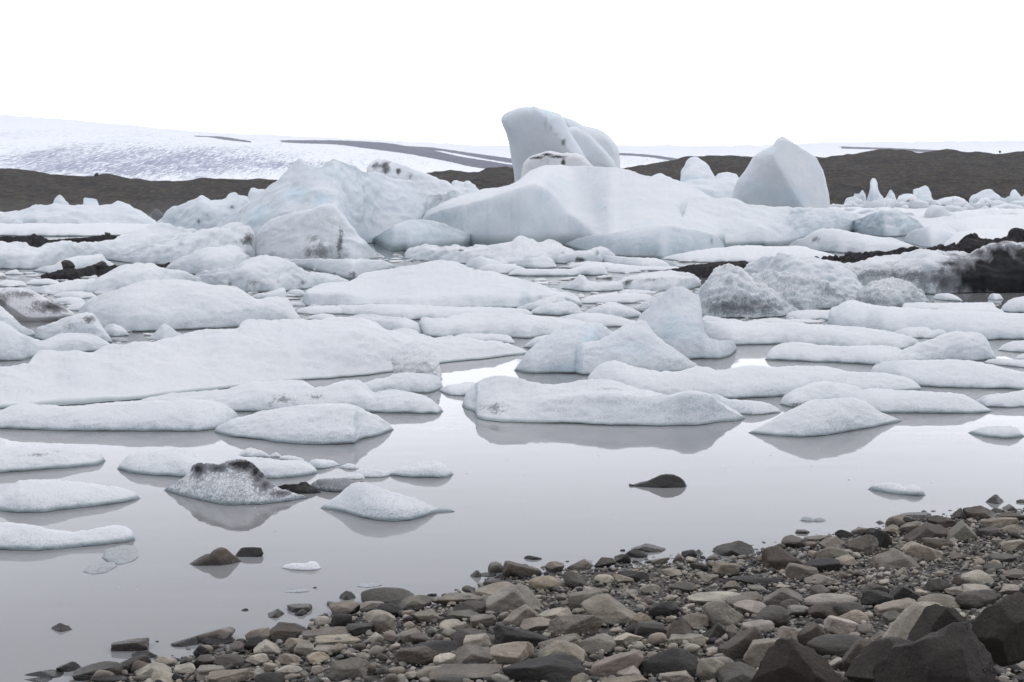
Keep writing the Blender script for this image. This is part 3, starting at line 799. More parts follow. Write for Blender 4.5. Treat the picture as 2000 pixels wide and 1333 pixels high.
I('ice_block', "round white ice ball on the flat floe of the far left pack", "84,448 88,444 96,443 102,445 105,450", "84,453 105,453", m=.7, blue=.3, rnd=5, step=.8)
I('ice_block', "dome-shaped ice block on the brash floe near the photo's edge", "20,446 26,434 34,429 42,432 48,444", "20,452 48,452", m=.7, blue=.3, rnd=4, step=1)
I('ice_block', "sharp little ice wedge on the brash floe below the thumb-shaped block", "92,440 98,428 106,424 112,434 116,444", "92,450 116,450", m=.7, blue=.3, rnd=2, step=1)

# the great central iceberg
I('iceberg', "great central iceberg with a shaded wall and long sunlit slope", "812,440 817,428 835,413 862,399 880,391 892,386 908,380 925,375 939,370 955,368 970,366 990,362 1005,356 1014,350 1026,341 1036,335 1044,331 1053,327 1062,325 1078,323 1095,321 1115,324 1134,324 1150,325 1175,327 1195,327 1218,330 1240,337 1254,341 1280,346 1305,351 1326,357 1345,364 1365,372 1380,381 1395,390 1412,403 1428,417 1442,428 1455,438 1470,452",
  "812,468 850,476 925,482 1010,484 1110,480 1200,487 1300,487 1400,484 1470,470", m=2.3, sh=.3, blue=.16, bluev=.5, lump=.4, step=2, wet=.75, scal=.12, k=.6, bl=[(1170,401,6,3,.9),(1168,376,4,2,.8),(1190,357,4,2,.7),(1248,386,5,2,.6),(1227,402,5,2,.6),(1290,403,5,2,.5),(1334,428,6,3,.6),(1098,350,12,5,.5),(1210,425,5,3,.5),(1265,430,5,3,.5)],
  mids=[("812,450 835,424 862,412 900,402 960,386 1000,372 1040,362 1060,366 1085,388 1110,412 1140,440 1165,460 1180,469 1230,471 1300,471 1400,466 1470,464", .10),
        ("812,446 835,420 862,405 900,393 960,378 1000,365 1040,350 1062,348 1085,366 1110,384 1140,405 1170,425 1200,428 1300,431 1400,443 1470,459", .36)],
  dirt=[(1285,450,50,10,.25),(1180,402,8,5,.5),(1098,352,18,8,.3)])
I('iceberg', "lower left lobe of the central iceberg with a grey wet foot", "724,468 745,455 769,442 785,436 800,431 820,430 845,432 862,437 880,443 896,449 910,456 920,460 926,466", "724,471 745,482 769,491 830,489 886,484 918,482 926,470", m=.6, sh=.55, blue=.3, bluev=.5, wet=.5, lump=.6, rnd=4, dirt=[(790,478,50,10,.35),(800,440,50,6,.25)])
I('iceberg', "long rounded ice bench with dirty end along the central iceberg's foot", "1100,478 1130,466 1160,459 1190,457 1225,450 1260,443 1300,440 1340,445 1375,452 1400,462 1412,475 1416,486", "1100,480 1160,495 1220,503 1290,505 1350,502 1400,494 1416,488", m=.7, sh=.9, blue=.16, bluev=.62, lump=.5, wet=.12, dirt=[(1330,450,60,8,.45),(1395,468,16,14,.6),(1250,465,60,10,.25)])
I('iceberg', "pale icefield slope running from the central iceberg below the pyramid", "1330,396 1365,384 1400,387 1418,386 1440,389 1457,398 1480,402 1505,404 1560,406 1622,407 1650,411 1675,420 1700,444", "1330,484 1400,482 1450,481 1500,480 1535,478 1580,466 1640,458 1700,450", m=1.3, sh=.4, blue=.15, bluev=.6, lump=.7, wet=.3, dirt=[(1420,400,50,10,.35),(1500,415,60,10,.3),(1620,415,60,8,.35)])
I('iceberg', "faceted angular ice mass with blue-grey underside below the spire", "1640,446 1655,436 1680,428 1700,417 1715,414 1730,413 1745,413 1760,417 1775,422 1790,430 1805,443", "1640,450 1670,455 1700,460 1730,463 1760,462 1790,452 1805,445", m=.5, sh=.8, blue=.15, bluev=.75, lump=1.6, dirt=[(1745,420,40,6,.35),(1795,436,12,8,.4)])
I('ice_floe', "rounded white hump beside the faceted angular ice mass", "1766,462 1780,452 1800,447 1815,442 1832,439 1850,443 1868,452 1890,466", "1766,472 1820,484 1890,480", m=1.5, blue=.18, lump=.6)
I('ice_floe', "drifting mound with grey smudge in front of the pale icefield slope", "1538,480 1555,470 1580,460 1595,451 1610,447 1625,447 1640,449 1665,454 1690,459 1715,463 1740,465 1760,471 1778,478 1797,489", "1538,482 1570,489 1620,493 1700,496 1760,494 1797,491", m=1.5, lump=.7, dirt=[(1590,465,22,10,.7)])
I('ice_floe', "long flat white floe at the end of the ice bench", "1290,505 1315,498 1340,493 1380,487 1420,483 1460,480 1500,480 1530,481 1560,482 1585,487 1610,493 1640,502", "1290,506 1350,512 1450,515 1560,513 1640,504", m=4, lump=.5)

# dirty cone
I('iceberg', "ash-streaked cone-shaped iceberg in front of the broad bluish one", "481,500 488,490 494,474 500,464 510,450 518,441 530,433 548,427 566,422 582,417 600,412 614,408 624,405 632,402 640,401 648,402 656,407 664,418 674,430 685,443 697,458 709,471 722,484 739,501", "481,504 540,508 622,511 700,510 739,505", m=.8, sh=.6, blue=.18, bluev=.3, lump=.7, wet=.08,
  d0=.12, dirt=[(625,485,60,26,.55),(602,492,12,16,.6),(666,470,6,40,.75),(612,462,30,10,.5),(640,430,60,30,.3),(530,496,60,14,.4)], seed=4.2)
# left mass of worn ice
I('ice_floe', "worn hummocky ice mass behind the two boulder-topped debris banks", "205,505 215,500 228,498 248,495 270,488 285,482 300,474 322,466 345,460 360,456 375,453 398,450 420,447 444,440 456,438 468,439 482,443 492,450 500,462", "205,508 300,518 400,512 500,506", m=1.2, sh=.5, blue=.15, lump=1.6, dirt=[(488,466,12,22,1.0),(455,470,40,18,.5),(400,478,60,14,.35),(330,492,40,14,.3)], scal=.6)
I('ice_floe', "smooth white ice shelf beside the upper black debris bank", "-60,474 0,474 25,475 45,477 70,485 82,479 95,475 120,474 150,474 180,473 210,470 235,463 249,458 258,453 270,448 285,442 300,439 324,438 345,445 360,446 375,447 390,456 410,470", "-60,526 0,526 60,526 120,518 200,508 300,500 410,488", m=1.4, sh=.7, lump=1.1, dirt=[(330,458,20,8,.35),(260,492,20,16,.35)], blue=.16)
I('ice_floe', "white tilted floe just behind the boulders on black debris", "64,528 85,522 105,517 120,510 135,505 152,501 168,499 182,497 195,496 203,500 207,506 218,513 232,522", "64,530 120,536 232,524", m=1.5, lump=.5)
I('ice_floe', "grey-white rounded floe left of the ash-streaked cone's foot", "322,524 340,512 360,501 375,495 390,490 405,486 420,484 435,481 447,479 458,480 468,484 478,493 486,502 496,512", "322,528 400,538 480,532 496,514", m=1.4, lump=.8, dirt=[(440,500,50,18,.3)])
I('ice_floe', "creased grey-white floe right of the lower debris bank", "160,570 172,562 186,550 198,541 210,533 225,525 240,520 254,517 267,516 283,516 300,518 315,523 330,529 352,532 375,536 390,542 404,552", "160,573 240,577 320,572 404,557", m=1.6, lump=1.0, dirt=[(240,545,60,18,.3),(330,545,50,10,.3)])
I('ice_floe', "low grey-white floe below the boulder-topped black bank", "49,566 70,562 90,559 118,553 144,549 162,546 180,545 192,547 204,556", "49,568 90,576 150,575 204,566", m=1.8, lump=.8)
I('ice_floe', "dirty folded ice mass with grey streaks below the cone's foot", "378,538 398,532 420,529 442,524 465,517 480,511 495,506 508,504 522,503 536,505 552,509 570,515 585,523 594,528 602,532 615,531 634,533 645,537 655,540 670,545 684,549", "378,548 440,566 480,573 550,570 610,562 650,556 684,552", m=1.3, lump=1.2, dirt=[(446,552,34,8,.7),(500,552,40,14,.55),(545,545,22,14,.45),(595,550,14,10,.7),(520,525,50,10,.25),(478,558,12,10,.5)], scal=.5)
I('ice_floe', "flat-topped floe with dark hollow underneath below the cone", "533,508 560,506 600,507 640,507 680,506 700,506 720,507 742,508 756,512 768,518 773,523", "533,518 590,524 628,533 660,541 690,546 720,538 745,531 773,525", m=1.2, sh=1.0, lump=.7, dirt=[(650,533,28,6,1.0),(690,532,20,9,.7),(620,535,12,5,.9)], wet=.16)  # dark blobs paint the shade under the overhang into the colour
# middle pack
I('ice_floe', "chaotic hummocky floe with a white knob before the central iceberg", "790,494 800,486 814,481 845,482 880,483 892,480 905,483 939,483 970,480 999,477 1007,470 1014,464 1024,465 1035,469 1046,474 1060,476 1075,475 1088,476 1100,482 1113,488 1134,502", "790,506 880,514 1000,518 1134,512", m=2.2, lump=1.8, scal=1.0, dirt=[(900,485,8,4,1.0),(1100,488,14,6,.6)])
I('ice_floe', "humped floe with black smudge before the ice bench", "1075,506 1090,499 1110,495 1130,491 1149,489 1162,485 1173,483 1182,484 1190,488 1198,495 1206,502", "1075,514 1140,517 1206,509", m=1.3, lump=1.2, dirt=[(1128,506,12,7,1.1),(1172,494,16,9,.7)])
I('ice_floe', "oblong white floe at the ice bench's waterline", "1168,508 1172,503 1180,500 1200,500 1225,503 1250,504 1275,504 1290,507 1300,512 1310,518", "1168,512 1210,519 1260,527 1310,522", m=2, lump=.5)
I('ice_floe', "dirty-edged flat floe behind the long still pool", "1108,518 1130,513 1150,511 1180,513 1210,516 1250,520 1310,521 1352,528", "1108,524 1180,530 1260,530 1352,530", m=3, lump=.7, d0=.25)
I('ice_floe', "steep little white dome at the pool behind the broad white floe", "906,520 914,511 927,504 938,501 948,503 962,507 978,512 990,520", "906,524 950,530 990,526", m=1.4, lump=.5)
I('ice_floe', "pillow-like floe in front of the steep little dome", "930,529 940,522 950,517 970,516 990,516 1010,519 1034,528", "930,532 980,535 1034,532", m=1.6, lump=.5)
I('ice_floe', "saddle-shaped white floe above the long still pool", "1006,514 1020,508 1035,505 1048,504 1058,502 1068,503 1078,508 1088,519", "1006,520 1040,525 1088,523", m=1.3, lump=.9)
I('ice_floe', "long white floe with a raised end lying along the still pool", "990,537 1000,530 1012,526 1030,525 1050,525 1080,526 1110,526 1128,521 1145,516 1161,514 1172,516 1180,522 1188,534", "990,539 1060,540 1188,538", m=1.6, lump=.6)
I('ice_floe', "small grey floe at the end of the still pool", "1183,527 1200,523 1222,522 1238,524 1253,529", "1183,531 1220,534 1253,532", m=2, lump=.6, d0=.2)
I('ice_floe', "spiky low scrap with a small knob inside the still pool", "1096,562 1112,555 1125,544 1132,538 1140,540 1150,550 1170,553 1200,550 1213,556 1220,564", "1096,564 1150,570 1220,568", m=1.6, lump=1.2, d0=.1)
I('ice_floe', "ash-dusted broad floe left of the lumpy grey mound", "1198,560 1210,549 1222,541 1240,537 1260,533 1290,531 1320,531 1336,532 1350,535 1360,540 1370,548", "1198,564 1260,570 1320,571 1370,560", m=2, lump=1.0, dirt=[(1222,550,18,9,1.0),(1270,543,60,7,.6),(1330,540,30,8,.5)])
I('ice_floe', "flat pale floe behind the curved ice fin", "1132,586 1150,579 1172,575 1200,573 1230,572 1255,574 1280,580", "1132,593 1200,594 1280,589", m=2.5, lump=.6)
I('ice_floe', "thin pale floe squeezed behind the flat one by the ice fin", "1208,571 1222,566 1240,566 1262,567 1282,571", "1208,574 1245,576 1282,574", m=2.5, lump=.5)
I('ice_floe', "broad white floe with flat top and steep bluish front edge", "589,590 592,582 599,568 615,560 635,555 658,553 680,551 692,544 704,537 725,531 748,527 770,525 790,523 812,520 825,514 839,511 856,510 875,510 890,512 902,517 913,524 925,529 945,530 965,532 988,537 1010,543 1032,549 1055,556 1072,563 1090,570 1104,570 1122,574 1132,584 1137,594", "589,592 602,599 656,600 725,597 800,600 902,602 1010,602 1040,595 1098,594 1137,598", m=3.0, sh=1.0, blue=.14, bluev=.6, lump=.55, wet=.05, k=.55,
  mids=[("589,588 600,574 650,573 725,583 800,583 870,581 960,576 1010,581 1040,578 1090,578 1137,592", .10), ("589,586 600,571 660,567 740,572 850,572 960,566 1040,570 1090,574 1137,590", .3)])
I('ice_floe', "big smooth dome-shaped white floe with a faint vertical crack", "151,616 156,605 165,596 177,586 200,578 225,570 248,561 270,554 297,549 324,547 350,548 375,550 398,553 420,556 440,559 459,563 476,571 492,580 502,585 512,586 525,582 540,581 552,583 561,586 569,596 576,607 582,615 590,625", "151,628 180,642 249,649 330,646 400,642 462,639 525,630 590,626", m=1.3, sh=.75, lump=.6, wet=.05, dirt=[(404,612,4,30,.35),(514,600,10,16,.3)])
V, F = rock_at(60, 602, 0, 0, 33.2, 'o', 21, deep=.9, sub=6, nz=.9, cuts=3, outline="-45,585 -20,570 0,564 18,561 40,562 60,566 76,575 90,585 106,593 122,601 138,610 146,616 138,622 120,626 104,632 88,636 70,638 54,637 38,630 22,620 8,610 -20,606")
o = put('ice_floe', V, F, M['ice'], attrs={'dirt': np.clip(.22 + stain(V, [(108,594,50,12,.75),(40,570,60,10,.4),(0,590,20,20,.5)]), 0, 1), 'blue': np.full(len(V), .05), 'wet': np.zeros(len(V))})
tag(o, "tilted slab of dirty grey ice overhanging a dark hollow", 'ice floe', 'ice floes on the lagoon')
I('ice_floe', "shadowed lower ice under the tilted dirty slab", "-60,588 -20,590 2,598 20,614 40,634 70,648", "-60,660 0,662 40,660 70,656", m=.8, lump=.8, d0=.2)  # added ice mass, greyed to stand in for the shaded hollow
I('ice_floe', "dirty hummock with dark crown at the end of the overhanging slab", "66,655 72,645 82,638 92,633 104,629 116,625 130,622 145,617 159,613 170,612 180,617 187,622 192,628 200,638 207,648 213,656 220,666", "66,660 100,668 150,670 220,669", m=.9, lump=.9, dirt=[(178,620,20,10,.9),(130,630,40,18,.5),(180,640,30,20,.4)])
I('ice_floe', "white mound with long flank at the photo's edge under the dirty slab", "-60,632 -20,629 0,629 18,636 39,650 60,659 84,666 96,662 108,658 126,653 144,650 162,650 180,653 197,660 210,668 222,682", "-60,708 0,706 40,704 60,699 130,691 222,684", m=1.0, sh=.7, lump=.5, blue=.16)
I('ice_floe', "tiny white pyramid of ice alone in the narrow water lane", "289,661 298,653 306,646 314,638 322,633 329,636 337,642 348,649 362,657", "289,664 320,667 345,663 362,659", m=.9, sh=.5, lump=.5)
I('ice_floe', "small ragged floe behind the dirty dark-crowned hummock", "200,645 208,637 220,634 232,636 240,641 252,652", "200,652 225,658 252,656", m=1.2, lump=.8)
I('brash_ice', "thin grey slush strips beside the tiny white pyramid", "214,662 225,659 240,660 252,664", "214,665 235,668 252,667", m=3, mat='slush', d0=.30)
I('ice_floe', "small low floe left of the big dome-shaped one, nearest to the dirty slab", "102,588 118,582 138,580 158,583 168,590", "102,593 140,597 168,594", m=2, lump=.7)
I('ice_floe', "low rounded floe touching the left end of the big dome", "130,600 145,594 160,592 172,596 178,604", "130,606 160,608 178,607", m=2, lump=.6)
I('ice_floe', "narrow floe between creased floe and big dome", "104,576 125,571 150,570 175,572 190,578", "104,580 150,584 190,581", m=2.2, lump=.6)
I('ice_floe', "grey flat floe in the slush at the photo's left edge", "-50,556 0,551 12,547 30,548 44,551 54,557", "-50,560 20,560 54,559", m=2.5, lump=.6)
I('ice_floe', "small flat white floe in grey slush under the two boulders", "50,552 66,546 90,545 110,548 120,554", "50,556 90,558 120,557", m=2.5, lump=.6)
I('brash_ice', "pair of tiny grey floes in slush left of the black bank", "8,534 18,530 30,527 38,531 41,535", "8,537 41,537", m=2, mat='ice')
I('brash_ice', "flat brash scraps in slush at the edge below the white shelf", "-40,536 -10,532 4,533 12,537", "-40,540 12,540", m=3)
I('ice_floe', "ragged floe with raised horn right of the folded ice mass", "491,579 508,573 528,570 540,566 549,562 555,562 558,568 560,580", "491,583 530,586 560,584", m=1.3, lump=.9, rnd=4)
I('ice_floe', "small pillow floe beside the horned ragged one", "556,573 565,568 580,566 592,569 598,574", "556,577 580,580 598,577", m=1.6, lump=.5)
I('ice_floe', "tiny low floe at the rim of the broad white floe", "560,593 572,590 586,590 598,594", "560,598 598,598", m=2)
I('ice_floe', "low flat floe in front of the broad white floe's left corner", "577,607 590,602 605,599 625,598 645,597 662,599 680,602 697,609", "577,612 620,615 660,614 697,612", m=2.2, lump=.5)
I('ice_floe', "small dark-edged oval floe in the water gap beside the big dome", "600,620 615,615 630,613 648,615 661,621", "600,624 630,626 661,624", m=1.8, lump=.4)
I('ice_floe', "short thick floe tucked under the broad white floe's middle", "650,604 670,597 700,596 730,599 745,606", "650,612 700,616 745,612", m=2, lump=.5)
I('ice_floe', "long straight white floe along the front of the broad one", "686,606 702,597 720,595 760,595 800,596 850,598 900,600 950,600 1000,602 1025,604 1042,613", "686,615 740,622 800,625 900,626 1000,620 1042,616", m=2.2, lump=.5)
I('ice_floe', "smooth tapering floe behind the row of long white floes", "1086,621 1110,616 1140,612 1160,612 1185,614 1210,619 1230,624 1256,634", "1086,629 1150,640 1256,638", m=2, lump=.6)
I('ice_floe', "low ridge of ice under the broad floe's right tip", "1006,602 1030,594 1055,586 1072,581 1088,577 1097,579 1103,586 1116,599", "1006,604 1060,608 1116,603", m=1.3, lump=.8)
I('ice_floe', "grooved hump in front of the broad floe's right tip", "1034,610 1050,601 1068,594 1090,591 1110,589 1120,593 1128,598 1139,609", "1034,613 1085,617 1139,613", m=1.5, lump=.9, scal=.4)
I('ice_floe', "wide pointed white hummock behind the cleft blue iceberg", "1138,612 1155,604 1172,597 1184,592 1196,591 1208,593 1220,598 1236,604 1254,612", "1138,617 1200,624 1254,619", m=1.4, lump=.6)
I('ice_floe', "grey-shaded bank of ice behind the curved fin", "1222,603 1240,598 1260,589 1275,581 1290,573 1305,568 1325,566 1345,570 1356,590", "1222,608 1290,610 1356,606", m=1.2, d0=.42, lump=.8)
I('ice_floe', "short floe joined behind the long lumpy one", "664,628 680,620 695,616 712,614 740,616 764,618 785,620 802,624 814,630 824,642", "664,632 740,648 790,658 824,654", m=1.8, lump=.6, dirt=[(812,648,12,8,.4)])
I('ice_floe', "long lumpy white floe with a steep front behind the pointed tongue", "816,630 820,624 826,621 845,622 866,622 885,617 905,613 940,612 975,612 1015,614 1050,617 1082,620 1110,623 1140,628 1166,638", "816,650 830,656 875,659 930,657 980,659 1025,661 1068,656 1120,650 1166,646", m=2, lump=.7, wet=.04)
I('ice_floe', "slim floe lying below the long lumpy one", "880,661 892,655 905,652 930,652 960,652 980,653 996,657 1006,667", "880,666 950,670 1006,671", m=2, lump=.4)
I('ice_floe', "small pointed floe at the foot of the cleft blue iceberg", "1022,676 1034,668 1045,660 1060,656 1080,655 1100,657 1116,664", "1022,679 1060,684 1116,680", m=1.4, lump=.6)

# ------------------------------------------------------------------ debris-covered ice, right
I('iceberg', "lumpy grey-white ice bank behind the speckled mound", "1436,534 1448,527 1466,517 1484,508 1498,503 1511,498 1524,495 1536,494 1548,497 1560,502 1570,504 1585,506 1600,510 1625,520 1650,532 1692,562", "1436,560 1560,594 1692,594", m=1.0, lump=1.4, d0=.3, scal=.8)
I('debris_bank', "long black gravel crest with cones behind the speckled iceberg", "1586,504 1592,502 1600,505 1610,507 1625,508 1640,507 1655,504 1670,501 1685,498 1700,495 1725,493 1750,491 1775,489 1787,487 1800,488 1820,486 1845,483 1865,480 1873,475 1880,470 1888,465 1895,461 1904,461 1914,465 1925,470 1940,471 1955,470 1963,467 1970,464 1978,458 1985,453 1991,455 2000,461 2040,464 2080,470", "1586,548 1800,552 2080,552", m=.5, mat='debris', lump=1.2, rough=4, scal=.6, cut=False, rnd=3)
J = I('iceberg', "wide iceberg speckled with black ash, coal-black on one end", "1560,508 1580,505 1598,509 1620,512 1640,515 1664,516 1682,513 1700,504 1715,502 1730,500 1752,497 1775,494 1790,491 1805,488 1826,488 1845,489 1868,491 1882,494 1895,498 1905,493 1916,488 1942,483 1970,479 2000,477 2040,474 2080,476", "1560,566 1700,574 1805,575 1900,573 2000,572 2080,572", m=.8, sh=1.0, lump=1.1, d0=.22, scal=.6, k=.5, wet=.03, rough=2.0,
  dirt=[(1965,530,80,44,1.9),(2040,528,100,50,1.9),(1900,538,60,40,.85),(1880,562,60,14,.7),(1840,545,40,26,.6),(1780,538,90,26,.42),(1700,535,70,18,.36),(1650,530,60,18,.36),(1860,512,40,6,.8),(1990,560,110,14,1.5)], seed=9.1)
I('iceberg', "ridge of grey granular ice sloping down behind the speckled mound", "1462,546 1469,537 1485,530 1502,528 1520,529 1535,532 1550,539 1562,546 1578,549 1592,552 1610,558 1628,564 1644,569 1658,574 1672,580 1692,592", "1462,600 1568,610 1610,604 1692,598", m=.9, lump=1.6, d0=.44, scal=1.2)
I('iceberg', "speckled grey cone of granular ice with a lumpy face", "1364,606 1366,592 1369,576 1376,562 1386,549 1396,538 1407,529 1415,524 1425,521 1436,525 1445,531 1457,538 1469,546 1481,555 1493,564 1508,573 1526,582 1544,594 1564,608", "1364,614 1400,621 1450,622 1514,620 1564,612", m=.9, sh=.8, lump=1.8, d0=.42, scal=1.8, rough=2, wet=.03, dirt=[(1430,603,120,14,.25)])
I('iceberg', "low domed heap of gritty ice before the black ice wall", "1668,586 1676,572 1688,562 1702,555 1718,550 1728,548 1736,547 1755,549 1772,552 1783,556 1793,562 1802,571 1808,579 1818,589", "1668,598 1720,603 1760,601 1818,591", m=1.0, lump=1.6, d0=.45, scal=1.3, rough=2)
I('debris_bank', "thin tongue of black gravel in the gap behind the speckled cone", "1290,530 1305,527 1320,525 1342,520 1368,516 1385,514 1400,513 1415,511 1431,511 1450,511 1468,514", "1290,531 1320,533 1345,537 1368,542 1390,544 1420,540 1468,534", m=1.0, mat='debris', lump=1, cut=False)
I('debris_bank', "black debris bank with a dark lump near the photo's edge", "-60,466 0,463 15,463 35,461 57,461 66,460 75,460 84,464 93,469 106,469 120,468 145,466 168,464 190,461 210,459 225,461 246,462", "-60,476 0,475 40,478 62,486 78,486 90,477 130,475 180,473 246,464", m=.8, mat='debris', cut=False, lump=2, rough=4, scal=.8)
I('debris_bank', "short black debris strip in a dip of the white shelf", "84,487 100,482 120,481 138,482 150,485", "84,488 110,490 150,487", m=1.5, mat='debris', cut=False)
I('debris_bank', "black gravel bank carrying two dark boulders", "76,540 100,533 126,527 147,524 168,522 190,520 210,520 228,519 245,519 256,520", "76,542 99,546 150,547 192,538 237,525 256,522", m=1.2, mat='debris', cut=False, lump=2, rough=4, scal=.8)
I('debris_bank', "thin wisp of black debris beyond the creased floe", "277,516 290,515 305,517 318,518 328,513 341,510", "277,517 300,519 318,522 330,518 341,512", m=1.0, mat='debris', cut=False)

# ------------------------------------------------------------------ fin and cleft iceberg
I('iceberg', "curved fin of pale blue ice with a concave flared foot", "1238,640 1248,624 1260,610 1274,597 1287,584 1299,573 1311,565 1320,562 1329,561 1341,566 1352,573 1362,579 1367,586 1369,596 1370,612 1373,640 1380,656 1394,664 1414,666 1430,667 1437,673 1439,678", "1238,690 1290,698 1340,702 1400,702 1425,696 1439,684", m=.75, sh=.45, blue=.2, bluev=.35, lump=.35, rnd=5, bl=[(1320,640,50,24,.35)], step=1.6, wet=.05, dirt=[(1340,637,3,3,.4)])
root = bpy.data.objects.new('iceberg', None); COL.objects.link(root); root.location = (2.0, 25.0, 0)
tag(root, "cleft blue-white iceberg with twin lobes in front of the fin", 'iceberg', 'icebergs in the pack')
for cr_, bs_, kw in (("1004,722 1010,714 1020,702 1035,687 1050,673 1068,660 1086,647 1104,637 1118,634 1134,633 1150,631 1164,631 1173,634 1182,640 1192,646 1206,655", "1004,724 1040,730 1100,730 1150,728 1206,712", dict(m=.9, sh=.6, blue=.2, bluev=.35, dirt=[], bl=[(1160,690,24,40,.7),(1110,720,40,12,.5)])),
                     ("1108,719 1114,705 1122,690 1130,680 1140,672 1153,670 1167,668 1178,663 1188,657 1201,648 1215,639 1227,633 1239,630 1250,628 1260,629 1267,636 1272,644 1280,653 1292,664 1305,675 1320,684 1335,694 1350,704 1367,716", "1108,724 1140,733 1190,733 1240,731 1320,728 1367,719", dict(m=.8, sh=.5, blue=.14, bluev=.35, dirt=[(1150,700,14,14,.4)], bl=[(1230,675,50,20,.3),(1125,700,12,20,.5)]))):
    V, F, A = loft(cr_, bs_, lump=.5, step=1.6, wet=.05, **kw)
    put('peak' if cr_.startswith('1108') else 'lobe', V, F, M['ice'], root, attrs=A)

# ------------------------------------------------------------------ right-hand floes
I('ice_floe', "long low floe curving round from the fin's foot", "1362,632 1372,629 1385,627 1400,629 1430,628 1470,629 1520,631 1560,632 1595,634 1632,636 1670,639 1698,641 1724,645 1750,651 1775,657 1788,662 1798,668", "1362,640 1380,660 1430,674 1520,673 1580,677 1640,680 1700,682 1760,682 1798,671", m=1.9, lump=.6, wet=.04)
I('ice_floe', "thin floe strip in dark water behind the curving floe", "1461,628 1480,624 1500,622 1515,621 1535,624 1560,623 1590,625 1612,628", "1461,630 1530,633 1612,631", m=3, lump=.4)
I('ice_floe', "short thin floe between the speckled cone and the fin", "1368,621 1380,617 1395,619 1415,623 1440,625 1457,629", "1368,628 1410,634 1457,633", m=2.5, lump=.5)
I('ice_floe', "low ledge floe in front of the speckled cone's foot", "1533,620 1538,613 1544,609 1560,607 1580,606 1610,606 1630,605 1642,610", "1533,622 1580,625 1642,627", m=2.2, lump=.4)
I('ice_floe', "massive smooth white slab with thick rounded front", "1616,612 1622,604 1634,599 1641,594 1649,590 1656,588 1664,588 1682,591 1700,595 1730,598 1760,600 1800,603 1850,607 1890,608 1925,609 1960,610 2000,612 2080,614", "1616,634 1640,640 1690,645 1730,651 1770,652 1850,660 1910,665 2000,663 2080,663", m=2.0, sh=.95, lump=.45, blue=.14, bluev=.55, wet=.04)
I('ice_floe', "thin bright slab lying on the massive slab's far side", "1760,600 1765,593 1790,591 1830,592 1880,592 1920,591 1940,591 1946,597", "1760,605 1850,609 1946,604", m=3, lump=.4, k=.4)
I('ice_floe', "narrow pale slab beside the dark water below the black ice", "1826,606 1845,601 1880,599 1920,598 1937,597 1950,603 1963,609", "1826,612 1890,616 1963,613", m=3, lump=.4, k=.4)
I('ice_floe', "small drifting oval floe in the dark water under the black wall", "1821,581 1829,575 1840,573 1855,574 1866,578 1874,582 1881,586", "1821,584 1850,588 1881,589", m=1.5, lump=.4)
I('ice_floe', "tiny round floe in the dark water under the black wall", "1929,580 1935,575 1943,573 1952,575 1960,581", "1929,584 1945,587 1960,585", m=1.5, lump=.4)
I('brash_ice', "flat scrap of clear ice next to the tiny round floe", "1924,591 1935,588 1948,588 1956,592", "1924,593 1956,594", m=2, mat='slush', d0=.30)
I('ice_floe', "white mound cut by the photo's edge beside the dark water", "1953,605 1962,595 1972,587 1984,582 2000,580 2040,584 2060,600", "1953,608 2000,612 2060,610", m=1.4, lump=.5)
I('ice_floe', "little floe leaning against the massive slab's front", "1740,652 1756,645 1775,640 1790,639 1805,639 1816,642 1826,650", "1740,656 1780,661 1826,660", m=1.5, lump=.6)
I('ice_floe', "small pointed floe beside the little leaning one", "1804,657 1818,648 1832,643 1842,644 1852,650", "1804,661 1852,661", m=1.2, lump=.5)
I('ice_floe', "long flat-topped floe joined to a tall rounded hump", "1494,700 1499,690 1511,678 1522,673 1535,670 1558,670 1580,672 1610,675 1640,677 1680,676 1720,676 1750,678 1770,690", "1494,703 1560,706 1640,709 1720,714 1770,706", m=1.9, lump=.5, wet=.04)
I('ice_floe', "tall rounded hump with ribbed flank at the long floe's end", "1708,710 1722,700 1740,692 1760,684 1782,675 1805,666 1825,658 1844,651 1856,649 1868,648 1890,650 1910,652 1919,657 1926,664 1932,676 1938,687 1946,699", "1708,714 1780,711 1850,706 1890,708 1910,706 1946,701", m=1.1, sh=.75, lump=.8, dirt=[(1900,694,14,8,.4)])
I('ice_floe', "thick rounded floe reaching the photo's edge below the tall hump", "1698,730 1703,720 1712,714 1724,709 1736,707 1760,705 1790,704 1840,704 1895,705 1925,710 1955,717 1978,722 2000,726 2060,734", "1698,733 1730,742 1760,750 1800,755 1900,759 2000,761 2060,762", m=1.7, lump=.5, wet=.04)
I('ice_floe', "long smooth floe with a round head behind the front centre floe", "1144,748 1152,733 1161,723 1168,716 1176,711 1188,707 1200,705 1215,709 1230,714 1260,721 1290,726 1320,726 1343,722 1365,717 1383,718 1400,724 1430,719 1460,715 1490,716 1520,718 1565,717 1610,717 1633,721 1655,726 1685,728 1715,729 1738,731 1760,735 1773,739 1785,745 1795,752 1801,758", "1144,764 1250,778 1430,779 1535,774 1650,769 1740,766 1801,761", m=1.7, sh=.85, lump=.5, wet=.04, dirt=[(1505,757,6,3,.7)])
I('ice_floe', "humped floe with gritty toe in front of the long smooth one", "1522,787 1530,777 1540,770 1553,762 1568,756 1588,749 1610,745 1632,747 1655,752 1675,758 1694,768", "1522,790 1550,796 1590,795 1640,786 1694,778", m=1.4, lump=.7, dirt=[(1570,785,40,7,.7)], wet=.03)
I('ice_floe', "slender tapering floe right behind the near leaf-shaped mound", "1628,784 1650,772 1670,765 1690,761 1709,760 1740,761 1775,763 1805,764 1835,766 1858,768 1880,772 1896,779 1910,786 1925,795 1940,803", "1628,790 1680,802 1720,807 1800,808 1880,808 1910,808 1940,804", m=1.6, lump=.5, wet=.04)
